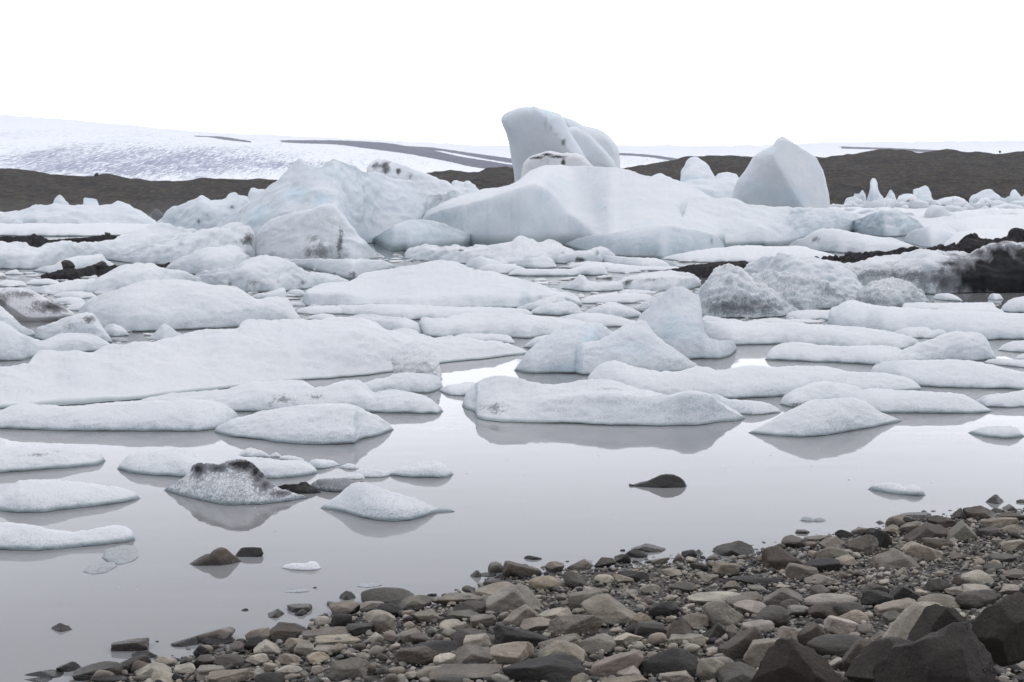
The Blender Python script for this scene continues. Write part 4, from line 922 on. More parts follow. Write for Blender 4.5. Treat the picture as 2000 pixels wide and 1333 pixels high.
I('ice_floe', "ice tongue at the photo's edge right of the tapering floe", "1904,782 1920,775 1940,771 1955,770 1970,768 1985,765 2000,762 2060,760", "1904,785 1930,796 1965,797 2000,795 2060,795", m=1.6, lump=.5)
I('ice_floe', "leaf-shaped granular mound floating nearest the right side's open water", "1462,845 1480,835 1505,822 1528,810 1550,798 1568,789 1586,783 1598,780 1610,780 1634,778 1658,777 1672,779 1685,783 1696,788 1706,795 1715,802 1724,807 1742,814 1762,822", "1462,846 1505,851 1565,854 1605,852 1640,847 1700,836 1762,823", m=1.1, sh=.55, lump=.45, wet=.04)
I('ice_floe', "small low oval floe alone in open water at the photo's edge", "1891,845 1902,840 1916,836 1935,833 1955,832 1972,833 1985,837 1993,843 2002,851", "1891,846 1930,854 1970,857 2002,853", m=1.3, sh=.7, lump=.4, wet=.04)
I('ice_floe', "low floe end beside the thick slab at the photo's edge", "1950,681 1960,674 1972,669 1985,667 2000,666 2050,666", "1950,685 2000,689 2050,690", m=1.6, lump=.4)
I('ice_floe', "thin low floe at the edge just above the thick rounded one", "1923,706 1935,702 1950,700 1975,702 2000,703 2050,706", "1923,709 1970,716 2050,722", m=2, lump=.4)
I('ice_floe', "sliver of floe at the photo's edge above the thin low one", "1980,699 1992,693 2010,690 2050,690", "1980,702 2010,705 2050,705", m=2, lump=.4)

# ------------------------------------------------------------------ front centre floe
I('ice_floe', "front centre floe with twin ridges and a dirty left snout", "902,792 905,780 912,768 920,757 930,747 944,740 960,736 975,736 990,738 1012,742 1035,747 1058,751 1080,753 1118,747 1155,742 1175,742 1194,744 1212,748 1230,753 1254,760 1275,766 1292,771 1308,772 1330,769 1350,766 1366,768 1380,771 1396,780 1410,789 1426,797 1440,804 1448,810 1456,817", "902,794 912,800 928,806 932,817 990,825 1110,828 1230,832 1350,832 1380,829 1410,824 1435,823 1456,818", m=1.7, sh=.9, lump=.7, wet=.045, step=2.2, k=.55,
  mids=[("902,793 915,790 960,795 1020,792 1060,785 1095,779 1150,773 1194,768 1230,771 1260,777 1300,776 1350,768 1380,772 1410,791 1456,817", .32), ("902,792 912,780 930,768 960,770 1020,775 1060,772 1095,769 1150,768 1194,766 1230,772 1260,775 1300,774 1350,767 1380,771 1410,790 1456,817", .6)],
  dirt=[(965,795,46,16,.6),(930,790,18,12,.45),(1200,755,70,7,.5),(1290,768,50,5,.6),(1090,760,60,8,.35),(1040,790,80,16,.25)], seed=2.6)
I('ice_floe', "gritty grey remnant floe trailing behind the front centre floe", "1378,776 1390,770 1410,775 1425,780 1443,781 1461,783 1480,786 1500,789 1513,794 1525,802", "1378,792 1430,806 1470,811 1525,806", m=1.7, lump=.9, d0=.34)
I('brash_ice', "flat grey ice scraps in the channel beside the ice ball", "858,760 872,755 890,750 908,747 922,746 932,750", "858,764 880,772 910,774 932,770", m=2.5, mat='ice', d0=.15)
I('ice_floe', "long great floe stretching across the left, with a rising hump", "-80,724 -30,722 0,719 15,716 35,713 51,711 62,701 75,694 96,690 120,688 142,688 165,689 190,684 216,679 243,676 270,673 315,663 360,654 390,649 420,646 442,642 465,640 472,633 480,628 497,627 516,627 530,627 560,627 590,626 630,625 670,624 700,624 722,627 732,630 740,633 750,641 758,645 770,645 790,646 806,648 820,655 838,659 860,660 890,661 920,664 950,667 980,670 1005,677 1022,683 1036,689", "-80,800 0,798 60,796 132,792 246,783 360,769 450,759 520,751 587,744 680,737 770,726 857,711 950,701 1000,695 1036,691", m=3, sh=.7, lump=.9, k=.55, wet=.04, step=2.6,
  mids=[("-80,770 0,768 100,768 165,765 240,752 300,738 360,726 420,715 480,706 540,690 600,668 660,652 700,646 740,652 780,668 820,680 860,684 920,680 980,682 1036,690", .35), ("-80,745 0,742 100,730 200,715 300,700 400,683 470,670 540,655 620,638 700,633 740,640 770,652 820,664 900,668 980,674 1036,689", .65)],
  dirt=[(880,672,60,8,.25)], seed=6.1)
I('ice_floe', "hump of ice that carries the round ice ball", "690,754 710,749 730,742 742,739 755,737 772,730 790,728 815,730 840,732 858,738 866,752", "690,772 760,768 830,768 866,758", m=1.0, lump=.6)
V, F = rock_at(815, 712, 0, 0, 22.3, 'r', 14, deep=.9, sub=6, nz=2.2, cuts=0, lean=.75, outline="766,706 768,699 773,693 783,683 794,676 803,673 812,672 818,675 824,679 832,682 839,687 846,693 851,700 855,706 857,714 860,726 863,738 859,745 846,743 835,740 824,739 808,741 791,742 781,735 773,727 769,717")
o = put('ice_block', V, F, M['ice'], attrs={'dirt': np.zeros(len(V)), 'blue': np.full(len(V), .12), 'wet': np.zeros(len(V))})
tag(o, "round snowball-like lump of ice perched on a hump", 'ice block')
I('ice_floe', "floe with dirty saddle stretching out below the ice ball", "268,784 290,776 310,773 345,769 390,765 435,761 465,754 495,748 525,745 555,743 576,743 594,745 604,752 615,757 632,756 650,751 668,747 683,744 698,742 714,753 731,764 750,763 770,762 795,766 821,771 834,777 845,783 855,791 866,802", "268,792 400,802 560,806 640,804 700,805 760,807 854,809 866,804", m=1.8, lump=.8, wet=.04, dirt=[(555,778,44,14,.6),(620,772,36,9,.55),(525,790,24,9,.5),(590,792,40,6,.4)])
I('ice_floe', "long thick white floe near the left shore of open water", "-80,812 -30,808 0,804 12,798 24,793 36,790 48,788 85,791 126,793 168,790 210,787 250,785 288,784 332,782 375,782 402,783 426,787 440,792 450,799 458,805 468,814", "-80,836 0,838 100,841 200,843 300,843 370,843 410,840 440,835 468,818", m=1.7, sh=.9, lump=.6, wet=.045)
I('ice_floe', "creamy-white floe with fluted front facing open water", "418,838 432,830 450,820 475,813 500,806 530,800 560,795 590,793 620,792 650,791 680,792 700,797 716,804 733,812 749,822 758,829 769,838", "418,844 450,853 490,858 520,861 560,866 600,868 640,869 690,868 700,862 740,851 769,840", m=1.5, sh=.8, lump=.9, wet=.045, dirt=[(648,843,3,3,.5)], scal=.35)
# near floes, lower left
I('ice_floe', "flat floe with a dirty groove at the photo's left edge", "-60,864 -20,862 0,861 12,866 22,870 60,871 99,872 108,870 135,874 158,877 172,880 185,883 194,887 200,891 206,898", "-60,925 0,924 56,920 110,916 158,912 190,908 206,901", m=1.8, lump=.8, wet=.045, dirt=[(80,884,36,6,.6),(110,878,20,6,.5)])
I('ice_floe', "smooth oval white floe below the grooved floe", "-30,972 -10,968 0,965 14,954 27,946 40,940 64,938 90,938 125,940 158,942 180,945 202,949 225,952 248,956 262,962 274,972", "-30,990 0,998 45,1002 80,1001 112,998 160,992 202,988 240,982 268,976 274,974", m=1.6, sh=.8, lump=.45, wet=.045)
I('ice_floe', "elongated bone-shaped floe, nearest white ice to the shore", "-60,1020 -20,1019 0,1021 22,1022 45,1025 68,1028 90,1032 118,1037 144,1040 162,1037 180,1034 202,1030 225,1027 238,1028 248,1030 256,1035 262,1042 264,1050", "-60,1074 0,1075 68,1076 110,1073 158,1069 190,1066 225,1062 250,1060 264,1055", m=1.4, sh=.95, lump=.5, wet=.045)
I('ice_floe', "pale floe behind the ash-crowned saddle-shaped ice", "229,914 237,902 250,891 260,885 272,882 280,882 288,883 302,879 315,877 327,875 338,875 352,877 365,881 382,888 400,896 420,900 440,903 452,912", "229,917 259,925 300,929 338,931 371,933 410,932 452,926", m=1.6, lump=.6, wet=.045)
I('ice_floe', "white floe poking out right behind the saddle-shaped ice", "436,904 448,897 462,892 480,893 500,894 520,896 540,898 565,899 590,900 602,904 612,911 622,922", "436,926 480,934 520,935 555,934 600,929 622,924", m=1.5, lump=.7, wet=.04)
I('iceberg', "saddle-shaped grey ice crowned with black ash", "320,956 332,950 349,942 358,935 365,928 370,921 374,914 380,909 387,906 400,906 416,908 424,910 432,908 440,904 450,901 458,899 467,898 476,899 485,902 494,907 502,914 509,922 515,929 522,940 530,947 538,952 550,957 562,961 580,966 600,971", "320,958 350,968 382,975 428,985 445,987 500,986 550,982 580,977 600,973", m=1.0, sh=.25, lump=.5, d0=.47, wet=.045, step=1.6, rough=2.0, topd=.12,
  dirt=[(385,916,16,14,.42),(480,906,30,8,.44),(508,926,13,14,.4),(524,944,12,12,.34),(420,912,30,6,.36),(552,960,22,5,.36),(384,912,12,6,.7),(470,902,22,4,.75),(500,916,8,8,.62)])
I('iceberg', "coal-black lump of debris ice trailing from the saddle-shaped ice", "534,952 545,950 560,947 570,947 580,947 588,943 595,942 604,946 612,952 619,957 627,961", "534,956 560,963 580,965 606,965 627,963", m=1.2, mat='debris', lump=1, cut=False)
I('iceberg', "grey ash-dusted scrap following the coal-black lump", "603,948 611,942 620,938 635,936 650,935 662,935 675,935 686,938 696,940 712,939", "603,953 630,960 655,963 685,957 712,944", m=1.3, d0=.62, lump=.7, wet=.03)
I('brash_ice', "glassy ragged scrap of ice above the pale floe", "464,890 474,882 485,877 496,878 508,880 518,886 527,891", "464,892 500,894 527,893", m=1.2, lump=1.5, blue=.05, d0=.2)
I('brash_ice', "tiny scrap trailing right of the glassy ragged one", "524,891 532,887 540,884 546,888 551,892", "524,893 551,894", m=1.3, lump=1.5, d0=.25)
I('brash_ice', "flat crumb line of ice beside the white poking-out floe", "545,894 554,891 562,890 576,892 585,895 595,898", "545,897 570,900 595,900", m=1.6, lump=1.2, d0=.2)
I('brash_ice', "small rough floe right of the white poking-out floe", "600,904 608,899 617,897 634,898 650,901 663,907", "600,910 625,917 650,912 663,909", m=1.4, lump=1, d0=.12)
I('brash_ice', "crumbly bits of ice floating above the thin ice bridge", "664,912 672,908 682,906 692,909 701,914", "664,914 685,917 701,916", m=1.3, lump=1.8, d0=.2)
I('brash_ice', "low grainy ice bridge between grey scrap and egg-shaped floe", "690,926 698,919 705,916 720,917 737,919 750,921 766,924", "690,931 720,933 745,933 766,928", m=1.3, lump=1, d0=.15)
I('brash_ice', "little white fragment in front of the grainy ice bridge", "668,933 680,928 695,925 704,927 713,932", "668,936 695,937 713,935", m=1.3, lump=1.0)
I('ice_floe', "egg-shaped small white floe at the end of the ice bridge", "758,924 770,918 780,913 790,910 805,907 820,904 838,902 850,901 862,905 870,910 877,917 886,926", "758,929 790,932 825,934 855,934 875,932 886,927", m=1.2, sh=.8, lump=.4, wet=.035)
I('ice_floe', "bright white teardrop floe in the middle of open water", "626,991 640,981 651,974 662,967 672,958 682,950 690,946 700,944 710,944 720,947 740,953 762,960 788,968 812,975 828,982 840,987 852,992 870,994 888,998", "626,993 662,999 690,1006 712,1012 740,1017 770,1019 800,1017 825,1011 840,1006 856,1001 888,1000", m=1.1, sh=.6, lump=.4, wet=.04)
I('ice_floe', "two-humped little floe alone in water above the beach", "1695,955 1706,949 1717,946 1728,944 1740,943 1750,945 1757,947 1764,951 1770,951 1780,947 1788,948 1796,952 1802,958 1808,966", "1695,956 1720,961 1745,965 1770,968 1792,970 1808,968", m=1.1, sh=.8, lump=.6, wet=.05, blue=.0)
I('brash_ice', "roundish glassy slab of melting ice off the bone-shaped floe", "200,1086 208,1077 218,1071 230,1067 242,1065 255,1067 264,1072 271,1080", "200,1090 212,1098 230,1103 250,1099 264,1093 271,1086", k=.72, m=99, mat='slush', d0=.34, lump=1.2, cut=False, sh=1.0)
I('brash_ice', "thin leaf of melting ice below the roundish glassy slab", "163,1114 174,1107 186,1103 200,1100 214,1099 229,1103", "163,1117 180,1122 205,1119 229,1106", k=.72, m=99, mat='slush', d0=.34, lump=1.2, cut=False, sh=1.0)
I('brash_ice', "grainy strip of ice floating alone before the stony shore", "550,1108 558,1104 570,1101 585,1101 598,1101 606,1098 614,1097 621,1101 627,1108", "550,1110 575,1114 600,1115 615,1114 627,1111", m=1.4, lump=1.0, d0=.1, mat='ice', blue=0)
I('brash_ice', "flat glassy crumbs near the small stones in the shallows", "555,1155 565,1152 580,1151 592,1151 603,1153", "555,1157 580,1158 603,1156", k=.9, m=99, mat='slush', d0=.30, lump=1.5, cut=False)
I('brash_ice', "string of glassy beads of ice close to the charcoal boulder", "697,1144 706,1140 718,1141 728,1138 738,1138 744,1142", "697,1146 715,1148 730,1147 744,1144", k=.9, m=99, mat='slush', d0=.30, lump=2, cut=False)
I('brash_ice', "glassy crumbs of ice off the pink rocks of the shore", "1563,1015 1570,1010 1580,1011 1590,1014 1600,1012 1613,1016", "1563,1017 1590,1019 1613,1018", m=1.5, mat='slush', d0=.30, lump=2)

# ------------------------------------------------------------------ crushed ice nobody could count
def rubble(name, label, zones, seed, kinds='aws', dirt=0.0, mat='ice', flat=0.6, blue=.25):
    rs = np.random.RandomState(seed)
    Vs, Fs, ds, n0 = [], [], [], 0
    shp = [rock_shape(k, seed * 10 + i, 2) for i, k in enumerate(kinds * 3)]
    for (x0_, x1_, y0_, y1_, n, smin, smax) in zones:
        for _ in range(n):
            x, y = rs.uniform(x0_, x1_), rs.uniform(y0_, y1_)
            D = float(water_D(np.array(x), np.array(y)))
            if x0_ > 1600 and y1_ < 440: D = 118.6 + (445 - y) / 41 * 16      # lying on the sloping pack sheet
            s = smin * (smax / smin) ** (rs.rand() ** 1.6) * D / FPX
            V, F, rho = shp[rs.randint(len(shp))]
            a = rs.uniform(0, 6.28); ca, sa = math.cos(a), math.sin(a)
            Q = (V * rho[:, None]) @ np.array([[ca, sa, 0], [-sa, ca, 0], [0, 0, 1]])
            Q = Q * np.array([1, rs.uniform(.6, 1), flat * rs.uniform(.5, 1.3)]) * s / 1.6
            Vs.append(Q + at(np.array([x]), np.array([y]), np.array([D]))[0] + [0, 0, s * flat * .12]); Fs.append(F + n0); n0 += len(V)
            ds.append(np.full(len(V), max(0, dirt + rs.normal() * .12)))
    V, F, d = np.concatenate(Vs), np.concatenate(Fs), np.concatenate(ds)
    o = put(name, V, F, M[mat], attrs={'dirt': d, 'blue': np.full(len(V), blue), 'wet': np.zeros(len(V))})
    tag(o, label, 'ice rubble', kind='stuff')
rubble('ice_rubble', "jagged far ice rubble strewn along the foot of the brown hills", [(1625, 2080, 399, 408, 190, 6, 26), (1625, 2080, 410, 434, 120, 7, 26), (1640, 2080, 406, 436, 60, 16, 54), (-60, 300, 430, 448, 60, 6, 20), (1640, 1800, 400, 408, 30, 10, 24), (1870, 2080, 400, 407, 40, 9, 24)], 3, flat=.85)
rubble('slush', "small broken scraps of grey-white ice packed in the water lanes", [(-60, 240, 532, 600, 108, 8, 40), (470, 720, 560, 624, 81, 8, 36), (900, 1390, 512, 575, 162, 8, 36), (1090, 1330, 575, 612, 72, 8, 32), (730, 1000, 495, 530, 90, 8, 30), (1180, 1560, 500, 535, 81, 8, 30), (600, 800, 505, 545, 45, 8, 30), (1450, 1700, 612, 635, 39, 8, 30), (140, 300, 645, 690, 21, 8, 30), (300, 1250, 885, 1060, 22, 2, 6), (1250, 1950, 870, 960, 12, 2, 6), (80, 500, 1130, 1180, 6, 2, 5), (1350, 1560, 605, 640, 25, 8, 28)], 4, flat=.30, dirt=.12, blue=.1)

# ------------------------------------------------------------------ beach
SH = P("-160,1400 60,1336 150,1322 230,1304 330,1278 400,1262 500,1243 590,1222 640,1192 720,1168 860,1158 930,1138 990,1116 1100,1106 1180,1094 1300,1086 1400,1080 1500,1066 1560,1052 1700,1032 1760,1012 1880,1000 1960,994 2060,985")
_d = water_D(SH[:, 0], SH[:, 1])
SHX, SHY = X_of(SH[:, 0], _d, 0.0), _d
_o = np.argsort(SHX); SHX, SHY = SHX[_o], SHY[_o]
SHX = np.concatenate([[SHX[0] - 8], SHX, [SHX[-1] + 12]]); SHY = np.concatenate([[SHY[0] - 5.2], SHY, [SHY[-1] + 8]])
SLOPE = 0.115

def beach_z(X, Y):
    return SLOPE * (np.interp(X, SHX, SHY) - Y) / 1.2

def ground_hit(px, py):
    """where a sight line meets the beach, or the water in front of it"""
    px, py = np.atleast_1d(px).astype(float), np.atleast_1d(py).astype(float)
    D = np.full(px.shape, np.nan)
    for d in np.arange(3.0, 18, 0.02):
        p = at(px, py, np.full(px.shape, d))
        hit = np.isnan(D) & (p[:, 2] <= np.maximum(beach_z(p[:, 0], p[:, 1]), 0))
        D[hit] = d
    return np.where(np.isnan(D), 18, D)

gx, gy = np.arange(-14, 16.01, 0.12), np.arange(-3, 19, 0.12)
GX, GY = np.meshgrid(gx, gy)
GZ = beach_z(GX, GY)
pp = np.stack([GX.ravel(), GY.ravel(), 0 * GX.ravel()], 1)
GZ = np.maximum(GZ - 0.03, -0.6) + (fbm(pp * 1.1, 4) * 0.018).reshape(GZ.shape) + (fbm(pp * 5, 3) * 0.006).reshape(GZ.shape)
Vb = np.stack([GX, GY, GZ], -1).reshape(-1, 3)
tag(put('beach', Vb, grid_faces(*GX.shape), M['beach']), kind='structure')

SC = {  # rock colours
 'g': ((.225, .215, .198), 'grey'), 't': ((.262, .232, .195), 'tan'), 'p': ((.178, .164, .150), 'pinkish'), 'd': ((.028, .027, .029), 'black'),
 'm': ((.080, .079, .075), 'dark grey'), 'l': ((.345, .325, .298), 'pale grey'), 'b': ((.095, .076, .066), 'brown'), 'e': ((.175, .18, .165), 'greenish'), 'y': ((.31, .26, .19), 'yellow-tan')}
SHN = {'r': 'rounded', 'o': 'smooth oval', 'a': 'angular', 's': 'flat slab-like', 'w': 'wedge-shaped'}
STONES = []
# cx, cy, width, height, colour, shape, tilt, own label (or '')
LIST = """
758 1166 101 36 m o 0 smooth charcoal boulder lying at the waterline|charcoal waterline boulder
749 1220 44 40 p a 0
557 1237 76 42 b r 0 olive-brown boulder at the water's edge|olive-brown shore boulder
674 1188 61 28 t r 4
809 1176 66 27 p w 8
1004 1170 108 60 g w 0 pale grey cracked peaked slab|pale cracked slab
667 1215 40 31 d o 0
636 1237 90 26 p s 4
660 1250 86 22 t s 0
813 1282 80 40 b r 6 rust-red boulder among paler stones|rust-red boulder
850 1268 136 34 d r 6
924 1281 84 42 p w 6
932 1254 52 32 l w -20
681 1308 80 46 e a 0 big greenish boulder on the lower beach|big greenish boulder
530 1325 62 24 d o 0
564 1310 52 20 l r 0
869 1289 43 27 l r 8
912 1314 142 34 p s 4 long pinkish slab at the bottom of the photo|long pinkish slab
885 1328 68 22 m o 0
844 1314 62 26 t o 4
594 1268 38 23 g s 0
584 1259 52 25 t a 0
633 1270 46 20 g s -6
523 1265 53 31 l w 0
622 1284 42 22 y r 0
701 1228 55 22 m s 0
743 1205 57 27 l o 0
727 1186 46 23 g r 8
761 1190 48 24 d o 0
831 1204 58 27 g r -4
884 1220 50 21 l r 0
917 1188 62 29 m r 0
969 1152 82 31 t s 12
897 1168 80 20 t s 3
911 1200 72 18 e s -6
944 1211 49 23 p s 12
802 1241 42 29 p s 22
819 1247 34 22 p a 0
925 1246 88 38 m r 0
418 1243 78 36 g s 4 grey flat-topped stone standing at the water's edge|grey flat-topped shore stone
506 1242 52 32 t r 8
254 1261 71 30 b s 0 flat brown stone standing in the shallows|flat brown shallows stone
190 1312 92 40 m s 14 dark tilted plate of rock at the corner of the lagoon|dark tilted plate
134 1305 47 25 d r 0
88 1318 78 20 d r 0
76 1329 78 14 d r 0
200 1321 46 25 t r 0
213 1327 67 18 d o 0
265 1297 61 32 m r 8
277 1304 40 28 b r 0
299 1309 69 31 l w 14
319 1322 52 27 l r 0
324 1293 43 22 l o 0
361 1306 40 20 l r 0
410 1313 60 28 e s 6
454 1321 94 30 t r 4
446 1292 60 27 m r 0
397 1293 46 29 m r 0
465 1263 31 20 p r 0
502 1258 45 29 d o 0
287 1281 56 20 m r 0
363 1255 55 21 d r 0
566 1288 42 23 t r 0
502 1288 46 23 l r 0
425 1251 66 22 d r 0
1019 1114 72 36 b s -4 brown blocky boulder at the waterline|brown blocky waterline boulder
1065 1139 63 28 y o 0 yellow-tan oval stone lying near the waterline|yellow-tan oval stone
1126 1133 53 33 m a 0
1298 1191 60 33 d r 0
1192 1192 110 62 t a 0 tan many-sided boulder with a lit top|tan many-sided boulder
1144 1171 67 43 p s 16 pinkish block tilted up from the pebbles|tilted pinkish block
1018 1204 68 46 t s 32
1084 1201 64 28 l s 12
1123 1222 103 42 p r 4
1050 1221 64 30 t r 10
1022 1246 110 50 d s -16 black slanted boulder with sharp edge|black slanted boulder
1094 1255 83 34 p s 10
1094 1276 96 50 t w 14
1064 1312 156 66 d r 0 broad black hump-shaped boulder|broad black hump
1167 1258 68 40 g a 0
1222 1249 68 26 l r 4
1204 1299 100 58 t s 22 tan block sloping up to one side|sloping tan block
1308 1298 120 66 d r 0 black boulder with a saddle-shaped top|black saddle-topped boulder
1000 1280 82 52 t a 0 tan notched boulder like a saddle|tan notched boulder
1271 1232 61 35 m s 0
1327 1233 52 46 b a 0
1227 1309 50 30 l a 0
1388 1310 52 50 g r 0
1322 1323 68 26 l s 0
1122 1325 62 24 t r 0
1219 1328 90 20 t r 0
1254 1210 38 27 y r 0
1283 1248 38 24 t o 0
1266 1073 69 22 m s -5 greenish-grey flat stone with a pointed end at the waterline|pointed flat waterline stone
1241 1083 46 17 d r 0
1216 1092 32 19 d r 0
1182 1099 40 20 m r 0
1133 1103 48 22 t r 0
1237 1124 58 20 d s 0
1083 1109 37 24 t a 0
1181 1131 39 18 l o 0
1218 1132 38 20 t a 0
1346 1082 30 16 d r 0
1289 1096 37 14 g s 12
1326 1089 24 17 t w 0
1335 1149 58 23 m a 0
1433 1073 78 33 m w -6 dark green peaked rock at the waterline|dark peaked waterline rock
1418 1111 51 27 t s -8
1532 1094 84 54 b r 8 big brown-black dome boulder|brown-black dome boulder
1566 1118 61 36 p a 0
1605 1104 69 27 d s 0
1654 1095 45 25 t w 0
1624 1081 66 26 p r 8
1686 1066 57 42 p a 0 reddish-brown blocky boulder in the row by the water|reddish blocky boulder
1550 1058 47 26 p r 0
1592 1053 42 15 t s 0
1622 1061 43 27 p a 0
1529 1166 78 39 p w 0 reddish peaked boulder on the gravel|reddish peaked boulder
1445 1170 94 28 p s 6
1465 1187 62 30 l r 0
1507 1204 65 43 m o 0 dark rounded boulder in mid beach|dark rounded mid-beach boulder
1410 1200 80 48 g a 0
1358 1214 51 31 t r 0
1481 1225 62 29 l s 8
1451 1264 94 76 b s 38 tall tilted slab mottled tan and brown|tall tilted mottled slab
1493 1278 77 60 t s 30
1585 1242 58 54 b s 30 maroon wedge-like stone standing on edge|maroon edge stone
1547 1242 54 37 t r 10
1641 1265 121 50 m o 0 long dark olive rounded boulder|long olive boulder
1442 1318 88 50 m r 0
1404 1308 70 50 g r 14
1647 1222 72 38 l s -18
1664 1206 63 29 t r 0
1623 1173 100 27 l o 0
1614 1191 70 31 b r 0
1656 1191 64 29 m o 0
1601 1153 38 22 e a 0
1608 1132 70 22 p w 0
1393 1234 47 34 m a 0
1341 1248 70 21 g s 8
1434 1233 36 27 g a 0
1477 1134 106 17 d r 0
1428 1143 37 17 t r 0
1400 1169 110 27 l s 6
1542 1182 37 24 m o 0
1560 1192 43 20 e r 0
1751 1094 92 41 p w 0 brown wedge boulder with a pale seam|brown seamed wedge
1800 1079 78 42 t s -28 tan slab lying tilted on pebbles|tilted tan slab
1834 1062 65 23 b s 0
1722 1055 42 39 d a 0
1808 1041 84 39 b w 6 brown ridge-topped boulder near the waterline|brown ridge-topped boulder
1880 1038 62 42 e w 0 pale greenish boulder with a pointed top|pale greenish pointed boulder
1876 1004 31 24 m w 0
1913 1003 70 30 b w 0
1758 1018 55 25 t r 0
1766 1018 43 20 d r 0
1790 1008 59 14 m s 0
1840 1021 56 28 b r 0
1778 1031 46 26 p a 0
1740 1035 45 20 t r 0
1707 1040 31 17 d a 0
1649 1043 36 16 d r 0
1681 1038 36 15 t r 0
1935 1039 55 22 m w 0
1956 1022 63 22 t r 5
1976 1010 52 17 b s 0
1977 1033 48 17 t r 0
1909 1131 61 35 l o 0 round pale granite boulder on the gravel|round pale granite boulder
1834 1145 51 28 m r 0
1869 1138 21 21 b a 0
1710 1152 53 27 m r 0
1764 1158 66 33 d w 0
1713 1170 61 34 d r 0
1755 1186 91 35 t s 10
1834 1176 82 32 t o 0
1908 1172 80 40 m r 0
1909 1151 56 21 l s 0
1866 1154 41 17 l r 0
1682 1286 74 72 b s 40
1743 1206 39 23 e a 0
1690 1228 32 20 e o 0
1718 1244 41 23 p w 8
1632 1296 38 24 l r 0
1980 1065 50 22 t s 8
1958 1090 56 18 m s 6
1985 1120 52 16 p s 0
1975 1150 46 18 l r 0
1940 1108 44 14 m r 0
1872 1085 34 14 p a 0
1600 1133 30 12 t r 0
1530 1146 28 12 l a 0
1478 1150 34 14 e r 0
1385 1130 36 16 g r 0
1270 1150 40 16 g r 0
1312 1118 38 16 t r 0
1365 1105 34 13 m r 0
1440 1112 30 13 d r 0
"""
WATER = """
120 1226 54 18 b w 0 small brown triangular stone alone in still water
423 1089 98 34 b r 0 lumpy reddish-brown rock breaking the water surface
487 1078 54 18 d r 0 low black rock just beside the lumpy reddish-brown one
538 1198 52 18 b w 0 brown wedge stone in the shallows
585 1187 48 16 m s 0 thin grey slab awash in the shallows
587 1196 30 11 d r 0 dark stone leaning on the thin grey slab awash
478 1191 15 5 d o 0 tiny black pebble tip poking out of the shallows
678 1163 36 18 m w 0 small dark triangular stone beside the charcoal boulder
632 1203 20 7 b o 0 tiny reddish stone tip between wedge stone and shore
1040 1089 35 8 d r 0 thin black rock tip off the blocky brown boulder
1216 1075 10 4 d o 0 speck of black rock in water off the shore's bend
930 1121 27 14 e w 0 small greenish triangular stone in the shallows
969 1108 31 22 e r 0 greenish round stone half out of the shallows
962 1137 36 16 m s 0 flat dark stone awash below the greenish round one
950 1122 38 8 d s 0 black plate barely awash behind the flat dark stone
1568 1038 29 8 b s 0 thin brown rock tip off the pink rocks
1944 975 44 18 m w 0 dark pointed rock in water by the far end of the beach
1970 991 46 12 p w 0 reddish low rock just in front of the dark pointed one
1946 997 26 10 b r 0 small brown rock awash beside the reddish low one
1890 996 16 4 d o 0 tiny dark rock tip at the far end of the beach
1996 979 22 7 m r 0 small dark rock at the photo's edge beyond the beach
615 1148 9 3 d o 0 speck of dark stone in the shallows near the ice crumbs
843 1162 20 6 m s 0 dark stone tip awash by the pinkish wedge
307 1253 8 3 d o 0 speck of dark stone just off the flat brown shallows stone
1288 941 112 25 d r 0 long low black rock far out in open water
"""
def parse(s):
    res = []
    for ln in s.strip().splitlines():
        a = ln.split(' ', 7)
        lab = a[7] if len(a) > 7 else ''
        full, _, short = lab.partition('|')
        res.append([float(v) for v in a[:4]] + [a[4], a[5], float(a[6]), full, short])
    return res

rng = np.random.RandomState(42)
heroes = parse(LIST)
def jitter(c, amt=.12):
    c = np.array(c); lum_ = c.mean(); c = c * .5 + lum_ * np.array([1.08, 1.0, .90]) * .5
    c = c * np.array([1.025, 1.0, .93]) * (1 + rng.normal() * amt) * (1 + rng.normal(size=3) * .012)
    return np.clip(c, .015, .5)
def add_stone(cx, cy, w_, h_, colr, kind, tilt, D, seed, name, label, cat, group, sub=4, outline=None, nz=1.0, deep=.75, cuts=6, flat=2.0):
    V, F = rock_at(cx, cy, w_, h_, D, kind, seed, tilt, deep=deep, sub=sub, outline=outline, nz=nz, cuts=cuts, flat=flat)
    o = put(name, V, F, M['rock'])
    o.color = (*jitter(colr), 1)
    tag(o, label, cat, group)
    return o
placed = []            # (cx, cy, w, h, object)
hx = np.array([h[0] for h in heroes]); hy = np.array([h[1] + h[3] * .30 for h in heroes])
HD = ground_hit(hx, hy)
todo = []
for k, h in enumerate(heroes):
    cx, cy, w_, h_, c, kd, tl, full, short = h
    hh = h_ * 1.12
    D = HD[k] + 0.22 * w_ / FPX * HD[k]
    big = w_ >= 36
    if kd == 'r' and c not in 'd' and rng.rand() < .55: kd = 'a'
    o = add_stone(cx, cy + (hh - h_) / 2, w_ * 1.07, hh * 1.03, SC[c][0], kd, tl, D, 100 + k, 'boulder' if w_ > 60 else 'stone', full, 'boulder' if w_ > 60 else 'stone', 'stones of the beach', sub=5 if big else 4)
    placed.append((cx, cy, w_, h_, c, kd, full, short, o))

